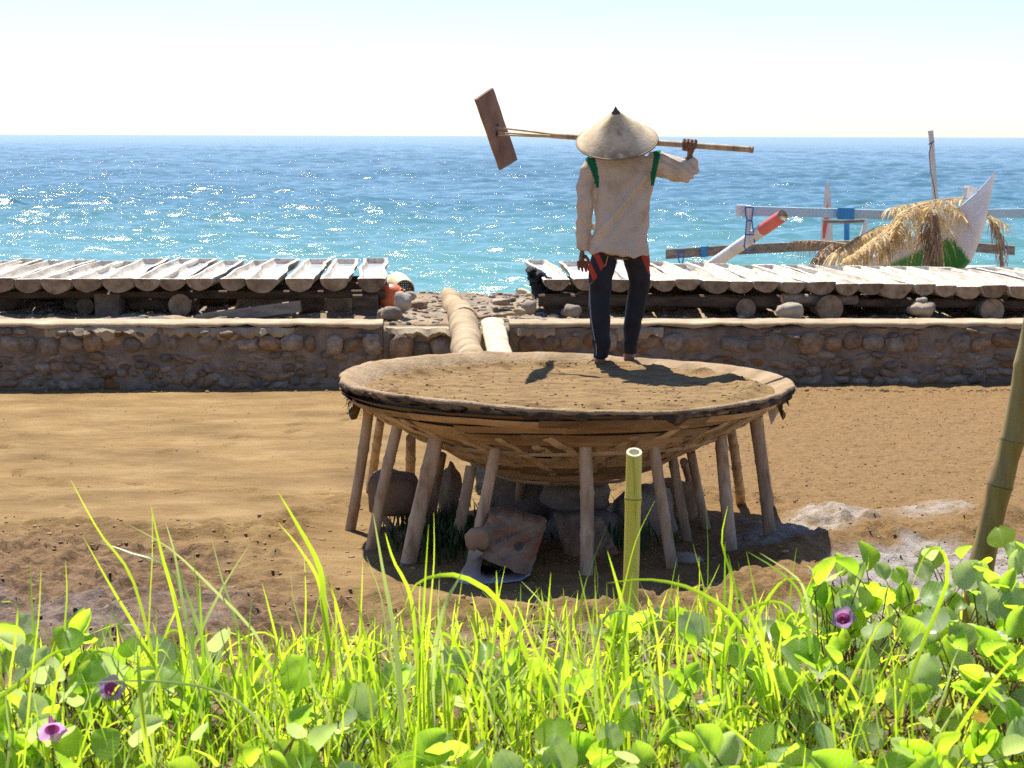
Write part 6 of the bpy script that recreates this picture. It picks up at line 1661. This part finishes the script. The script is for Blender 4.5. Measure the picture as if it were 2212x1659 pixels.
LR, LM, LL = 'creeping vine with rounded leaves in the thick patch right of the bamboo stake', 'low creeping vine with rounded leaves between grass in the middle of the bank', 'creeping vine with rounded leaves in the patch at the left of the bank'
vine(1815, 0, 4.75, 20, 0.12, 0.23, 'vine with a wide open purple flower, at the edge of the salt patch', GR, [(1822, 1338, (-0.25, -1, 0.75), 'p')])
vine(1950, 0, 4.80, 24, 0.13, 0.25, 'tall leafy vine between the purple flower and the leaning bamboo pole', GR)
vine(2130, 0, 4.95, 24, 0.12, 0.24, 'leafy vine crowding the foot of the leaning bamboo pole', GR)
vine(2230, 0, 4.60, 22, 0.12, 0.24, 'leafy vine at the right edge of the picture beyond the leaning pole', GR)
vine(2110, 0, 3.75, 18, 0.12, 0.12, 'vine with a small orange yellow blossom near the right front corner', GR, [(2118, 1552, (0, -0.6, 1), 'y')])
vine(1390, 0, 5.05, 12, 0.11, 0.10, 'vine with a pale purple flower right at the foot of the bamboo stake', GM, [(1386, 1428, (0.9, -0.3, 0.2), 'p')])
vine(1085, 0, 4.4, 14, 0.10, 0.15, 'vine with two big upright leaves in front of the paper sacks', GM)
vine(585, 0, 3.9, 14, 0.11, 0.15, 'vine with large glowing leaves left of the middle at the front', GM)
vine(245, 0, 4.3, 20, 0.12, 0.18, 'vine with a half hidden purple and yellow flower at the left', GL, [(240, 1490, (0.3, -0.8, 0.6), 'p')])
vine(100, 0, 3.95, 18, 0.12, 0.15, 'vine with a drooping magenta flower near the left front corner', GL, [(112, 1572, (0.2, -0.6, -0.4), 'p')])
for px, Y, n, sp_, h in [(1700, 4.3, 18, .13, .15), (1600, 4.6, 16, .12, .12), (1880, 4.2, 20, .13, .17), (2010, 4.35, 20, .13, .17), (2170, 4.2, 20, .12, .18), (1790, 3.75, 18, .13, .12), (1950, 3.7, 18, .13, .12), (2240, 3.8, 20, .12, .15), (1560, 3.85, 16, .13, .10), (1660, 3.55, 18, .13, .1), (1850, 3.5, 18, .12, .1), (2050, 3.5, 18, .12, .1), (2290, 5.0, 18, .12, .22), (1480, 4.3, 13, .12, .1), (2330, 4.2, 14, .12, .2)]:
    vine(px, 0, Y, n, sp_, h, bank_label('leafy vine', px, Y), GR)
for px, Y, n, sp_, h in [(720, 4.2, 12, .12, .12), (860, 4.6, 14, .12, .11), (950, 3.9, 14, .12, .10), (1180, 3.9, 14, .12, .11), (1250, 4.4, 10, .12, .10), (640, 3.55, 14, .12, .1), (840, 3.55, 14, .12, .09), (1040, 3.55, 14, .12, .09), (1230, 3.5, 14, .12, .09), (1400, 3.6, 15, .12, .1), (1330, 4.0, 12, .12, .1), (520, 4.5, 10, .12, .1), (430, 3.7, 12, .12, .12)]:
    vine(px, 0, Y, n, sp_, h, bank_label('low vine', px, Y), GM)
for px, Y, n, sp_, h in [(30, 4.5, 18, .12, .17), (150, 4.75, 18, .12, .15), (340, 4.6, 16, .12, .15), (-60, 4.2, 16, .12, .15), (200, 3.7, 16, .12, .12), (20, 3.6, 16, .12, .12), (320, 3.5, 14, .12, .1), (-40, 5.0, 12, .1, .12)]:
    vine(px, 0, Y, n, sp_, h, bank_label('leafy vine', px, Y), GL)

# ---- grass
def blade_mesh(pts, w, seed=0, wmax_at=0.35, tw=0.0):
    """V folded ribbon following pts (local), tapering to the tip"""
    P = [Vector(p) for p in pts]; Q = []
    n = 14
    for i in range(n + 1):                                   # Catmull-Rom resample
        t = i / n * (len(P) - 1); k = min(int(t), len(P) - 2); f = t - k
        p0, p1, p2, p3 = P[max(0, k - 1)], P[k], P[k + 1], P[min(len(P) - 1, k + 2)]
        Q.append(0.5 * ((2 * p1) + (p2 - p0) * f + (2 * p0 - 5 * p1 + 4 * p2 - p3) * f * f + (3 * p1 - p0 - 3 * p2 + p3) * f ** 3))
    V = []
    for i, p in enumerate(Q):
        u = i / n; d = (Q[min(n, i + 1)] - Q[max(0, i - 1)]).normalized()
        a = tw + 0.5 * u
        side = d.cross(Vector((math.sin(a), -math.cos(a), 0.25))).normalized(); nrm = side.cross(d)
        ww = w * (0.55 + 0.45 * min(1, u / wmax_at)) * (1 - max(0, (u - wmax_at) / (1 - wmax_at)) ** 1.7) + 0.0003
        V += [p - side * ww / 2 + nrm * ww * 0.12, p, p + side * ww / 2 + nrm * ww * 0.12]
    F = [(3 * i + k, 3 * i + 1 + k, 3 * i + 4 + k, 3 * i + 3 + k) for i in range(n) for k in range(2)]
    mb = MB(); mb.add(V, F); return mb.mesh('blade', rg.choices((m_blade, m_blade_pale, m_blade_dark), (0.66, 0.16, 0.18))[0])
rg = random.Random(77)
def rand_blade(r):
    L = r.uniform(0.22, 0.42); lean = r.uniform(0.0, 0.55) * r.choice((-1, -1, 1)); arch = r.random() < 0.3
    pts = [(0, 0, 0)]
    for k in range(1, 6):
        t = k / 5; z = L * t * (1 - (0.45 * t * t if arch else 0.06 * t)); x = lean * L * t ** 1.5 * (1.5 if arch else 0.8)
        if arch and t > 0.7: z -= L * 0.35 * (t - 0.7)
        pts.append((x, r.uniform(-0.02, 0.02) * t, z))
    return blade_mesh(pts, r.uniform(0.0038, 0.0078), tw=r.uniform(-0.9, 0.9))
BLADES = [rand_blade(rg) for _ in range(26)]
HERO = [
 ('tallest grass tuft leaning left, in front of the smooth field', 345, 4.35, [
  ([(345, 1500), (290, 1260), (215, 1150), (152, 1035)], 9), ([(350, 1490), (300, 1370), (240, 1268), (180, 1160)], 10), ([(410, 1520), (385, 1330), (350, 1200), (325, 1090)], 12),
  ([(500, 1580), (450, 1420), (402, 1280), (368, 1170)], 15), ([(420, 1500), (380, 1250), (270, 1190), (190, 1168)], 9), ([(345, 1480), (310, 1400), (260, 1350), (235, 1310)], 8), ([(430, 1480), (400, 1330), (378, 1200), (358, 1130)], 9)]),
 ('grass tuft with a blade drooping right, left of the basin legs', 530, 4.45, [
  ([(530, 1500), (510, 1350), (480, 1255), (455, 1155)], 13), ([(600, 1500), (560, 1380), (450, 1262), (360, 1180), (265, 1128)], 9), ([(620, 1480), (592, 1360), (566, 1258)], 9), ([(640, 1560), (580, 1440), (520, 1370), (500, 1330)], 10), ([(440, 1640), (420, 1540), (390, 1430), (372, 1365)], 16)]),
 ('tall grass tuft with a broad pale blade, just left of the front basin legs', 700, 4.3, [
  ([(715, 1500), (700, 1300), (688, 1220), (640, 1130), (600, 1062)], 17), ([(712, 1480), (695, 1280), (650, 1190), (600, 1128)], 11), ([(655, 1500), (660, 1300), (656, 1185)], 9), ([(770, 1500), (735, 1340), (715, 1270), (700, 1235)], 9), ([(820, 1520), (790, 1380), (765, 1260)], 11)]),
 ('dark green grass blades rising over the left basin legs', 860, 4.15, [
  ([(870, 1580), (855, 1390), (830, 1250), (806, 1108)], 15), ([(905, 1500), (890, 1300), (850, 1210), (832, 1150)], 11), ([(905, 1540), (910, 1400), (918, 1250), (926, 1132)], 13), ([(935, 1500), (940, 1400), (960, 1310), (985, 1260), (1000, 1235)], 12)]),
 ('grass tuft with a pale blade arching over, in front of the open paper sack', 1010, 4.2, [
  ([(1190, 1620), (1150, 1450), (1090, 1310), (1010, 1250), (950, 1243), (900, 1262), (872, 1312)], 16), ([(960, 1520), (985, 1340), (1000, 1238)], 10), ([(1100, 1500), (1080, 1350), (1072, 1232)], 11), ([(1010, 1520), (1030, 1400), (1012, 1330)], 8), ([(1040, 1540), (1052, 1420), (1060, 1330)], 8)]),
 ('spiky upright grass tuft in front of the second paper sack', 1200, 4.1, [
  ([(1250, 1640), (1200, 1500), (1150, 1390), (1112, 1296)], 12), ([(1165, 1500), (1180, 1350), (1190, 1236)], 10), ([(1215, 1500), (1225, 1380), (1222, 1290)], 8), ([(1300, 1500), (1275, 1350), (1250, 1232)], 12), ([(1140, 1540), (1152, 1420), (1168, 1330)], 9)]),
 ('grass blades crossing in front of the bamboo stake', 1350, 4.2, [
  ([(1330, 1500), (1350, 1360), (1367, 1236)], 12), ([(1352, 1360), (1340, 1290), (1312, 1190)], 13), ([(1650, 1460), (1590, 1340), (1500, 1275), (1400, 1252), (1312, 1260)], 13), ([(1430, 1500), (1420, 1380), (1400, 1290)], 9), ([(1290, 1560), (1285, 1400), (1310, 1330), (1350, 1320), (1420, 1330)], 9)]),
 ('upright grass tuft below the right basin legs', 1540, 4.3, [
  ([(1545, 1500), (1525, 1300), (1497, 1175)], 9), ([(1600, 1480), (1592, 1300), (1572, 1196)], 10), ([(1530, 1500), (1540, 1400), (1556, 1310)], 9), ([(1470, 1500), (1462, 1380), (1466, 1240)], 8), ([(1660, 1480), (1640, 1330), (1612, 1190)], 9)]),
 ('grass tuft bent sharply over to the left, beside the salt patch', 1740, 4.25, [
  ([(1790, 1520), (1760, 1380), (1742, 1290), (1718, 1245), (1640, 1194)], 11), ([(1755, 1460), (1735, 1300), (1690, 1240), (1615, 1192)], 8), ([(1600, 1500), (1630, 1350), (1690, 1255), (1740, 1262)], 11), ([(1690, 1560), (1650, 1400), (1600, 1290), (1580, 1250)], 15), ([(1560, 1440), (1600, 1330), (1680, 1300), (1730, 1340)], 13)]),
 ('grass tuft with one blade looping over, left of the leaning bamboo pole', 1960, 4.1, [
  ([(1930, 1580), (1990, 1400), (2045, 1260), (2035, 1190), (2000, 1195), (1965, 1280)], 12), ([(1905, 1640), (1880, 1450), (1858, 1338)], 15), ([(1790, 1600), (1840, 1470), (1900, 1350), (1930, 1330)], 10), ([(1870, 1560), (1925, 1460), (1960, 1380)], 10)]),
 ('long straight grass blades slanting across the right front of the bank', 1850, 3.8, [
  ([(1830, 1740), (1720, 1600), (1600, 1480), (1478, 1355)], 13), ([(1990, 1740), (2080, 1560), (2190, 1420), (2290, 1330)], 14), ([(2060, 1680), (2120, 1580), (2182, 1478)], 11), ([(1700, 1740), (1650, 1640), (1560, 1560), (1450, 1500)], 9)]),
 ('pale grass blades curving at the left front corner', 60, 3.9, [
  ([(100, 1700), (110, 1560), (130, 1440), (180, 1400)], 14), ([(-30, 1560), (50, 1470), (110, 1415), (160, 1400)], 14), ([(640, 1720), (560, 1560), (460, 1490), (300, 1470), (150, 1480)], 10), ([(20, 1500), (30, 1400), (36, 1310), (0, 1300)], 9), ([(330, 1700), (310, 1560), (300, 1450), (296, 1400)], 17)]),
]
for label, bx_, Y, blades in HERO:
    X0 = at_y(bx_, 1400, Y).x; o0 = Vector((X0, Y, bank_z(X0, Y)))
    t = empty('grass_tuft', o0, 0, label, 'grass tuft', 'tall grass tufts on the bank')
    for i, (pp, w) in enumerate(blades):
        dy = rg.uniform(-0.12, 0.12)
        P = [at_y(x, y, Y + dy + 0.05 * math.sin(k + i)) - o0 for k, (x, y) in enumerate(pp)]
        gz0 = bank_z(P[0].x + o0.x, P[0].y + o0.y) - o0.z                   # carry the blade down to the ground
        if P[0].z > gz0 + 0.01: P = [Vector((P[0].x + 0.01, P[0].y, gz0 - 0.01))] + P
        inst('blade', blade_mesh(P, w * 0.82 / LENS_PX * Y, tw=rg.uniform(-0.7, 0.7)), t)
    for i in range(9):                                     # thinner companions round the tall blades
        q = Vector((rg.gauss(0, 0.07), rg.gauss(0, 0.05), 0)); q.z = bank_z(q.x + o0.x, q.y + o0.y) - o0.z - 0.005; s_ = rg.uniform(0.85, 1.55)
        inst('blade', BLADES[rg.randrange(26)], t, q, (rg.uniform(-.12, .12), rg.uniform(-.15, .15), rg.uniform(-0.8, 0.8) + rg.choice((0, math.pi))), (0.8, 0.8, s_))
def rnd_tuft(px, Y, n, sc, label, group):
    X0 = at_y(px, 1400, Y).x; t = empty('grass_tuft', (X0, Y, bank_z(X0, Y) - 0.005), 0, bank_label(label, px, Y), 'grass tuft', group)
    for i in range(n):
        s = sc * rg.uniform(0.6, 1.15); inst('blade', BLADES[rg.randrange(26)], t, (rg.gauss(0, 0.03), rg.gauss(0, 0.03), 0), (rg.uniform(-.15, .15), rg.uniform(-.2, .2), rg.uniform(-0.7, 0.7) + rg.choice((0, math.pi))), (max(0.8, s), max(0.8, s), s))
for i in range(30):
    rnd_tuft(-30 + i * 78 + rg.uniform(-35, 35), rg.uniform(3.4, 3.85), rg.randrange(12, 17), 0.66, 'short grass tuft', 'short grass tufts at the front')
for i in range(44):
    px = 20 + i * 50 + rg.uniform(-35, 35)
    if px > 2010: continue
    rnd_tuft(px, rg.uniform(4.0, 5.0), rg.randrange(10, 15), 0.8 if px < 1700 else 0.55, 'medium grass tuft', 'medium grass tufts at the back edge')
for i in range(20):
    px = 110 + i * 82 + rg.uniform(-30, 30)
    rnd_tuft(px, rg.uniform(4.15, 4.7), rg.randrange(6, 10), rg.uniform(0.95, 1.2), 'slender grass tuft', 'slender grass tufts on the bank')
# undergrowth: short sprouts, small leaves and dead litter nobody could count
mb = MB(); md_ = MB(); ru = random.Random(8); N_ = 15000
P = np.array([(ru.uniform(-2.9, 2.9), 3.1 + 2.4 * ru.random() ** 1.2) for _ in range(N_)]); PZ = ground_h(P[:, :1], P[:, 1:2])[:, 0]
for (x, y), z in zip(P, PZ):
    if abs(x) > 0.5 * y + 0.4: continue
    a = ru.uniform(0, 6.28); d = Vector((math.cos(a), math.sin(a), 0)); p = Vector((x, y, z))
    if ru.random() < 0.78:
        h = ru.uniform(0.03, 0.13); w = ru.uniform(0.0015, 0.004); s = Vector((-d.y, d.x, 0)) * w
        m1 = p + Vector((0, 0, h * 0.6)) + d * h * 0.15; t = p + Vector((0, 0, h)) + d * h * ru.uniform(0.2, 0.8)
        mb.add([p - s, p + s, m1 + s, m1 - s, t], [(0, 1, 2, 3), (3, 2, 4)])
    elif ru.random() < 0.5:
        c = p + Vector((0, 0, ru.uniform(0.01, 0.05))); r_ = ru.uniform(0.008, 0.02); nn_ = Vector((ru.gauss(0, .6), ru.gauss(0, .6), 1)).normalized(); e1 = nn_.cross(d).normalized(); e2 = nn_.cross(e1)
        mb.add([c + e1 * r_ * 1.3, c + e2 * r_ * .8 + e1 * r_ * .4, c + e2 * r_ * .8 - e1 * r_ * .5, c - e1 * r_ * 1.2, c - e2 * r_ * .8 - e1 * r_ * .5, c - e2 * r_ * .8 + e1 * r_ * .4], [(0, 1, 2, 3, 4, 5)])
    else:
        L = ru.uniform(0.03, 0.12); md_.tube([p + Vector((0, 0, 0.006)), p + d * L * 0.5 + Vector((0, 0, ru.uniform(0.005, 0.03))), p + d * L + Vector((0, 0, 0.006))], ru.uniform(0.0012, 0.003), 4)
tag(mb.obj('undergrowth', m_blade), 'short sprouts and small leaves covering the bank', kind='stuff')
m_lit = simple('dead_litter', [(0.16, 0.10, 0.06), (0.36, 0.25, 0.16), (0.52, 0.40, 0.28)], 3, vary=0, bstr=0, world=True)
tag(md_.obj('litter', m_lit), 'dry stalks and litter lying on the bank soil', kind='stuff')
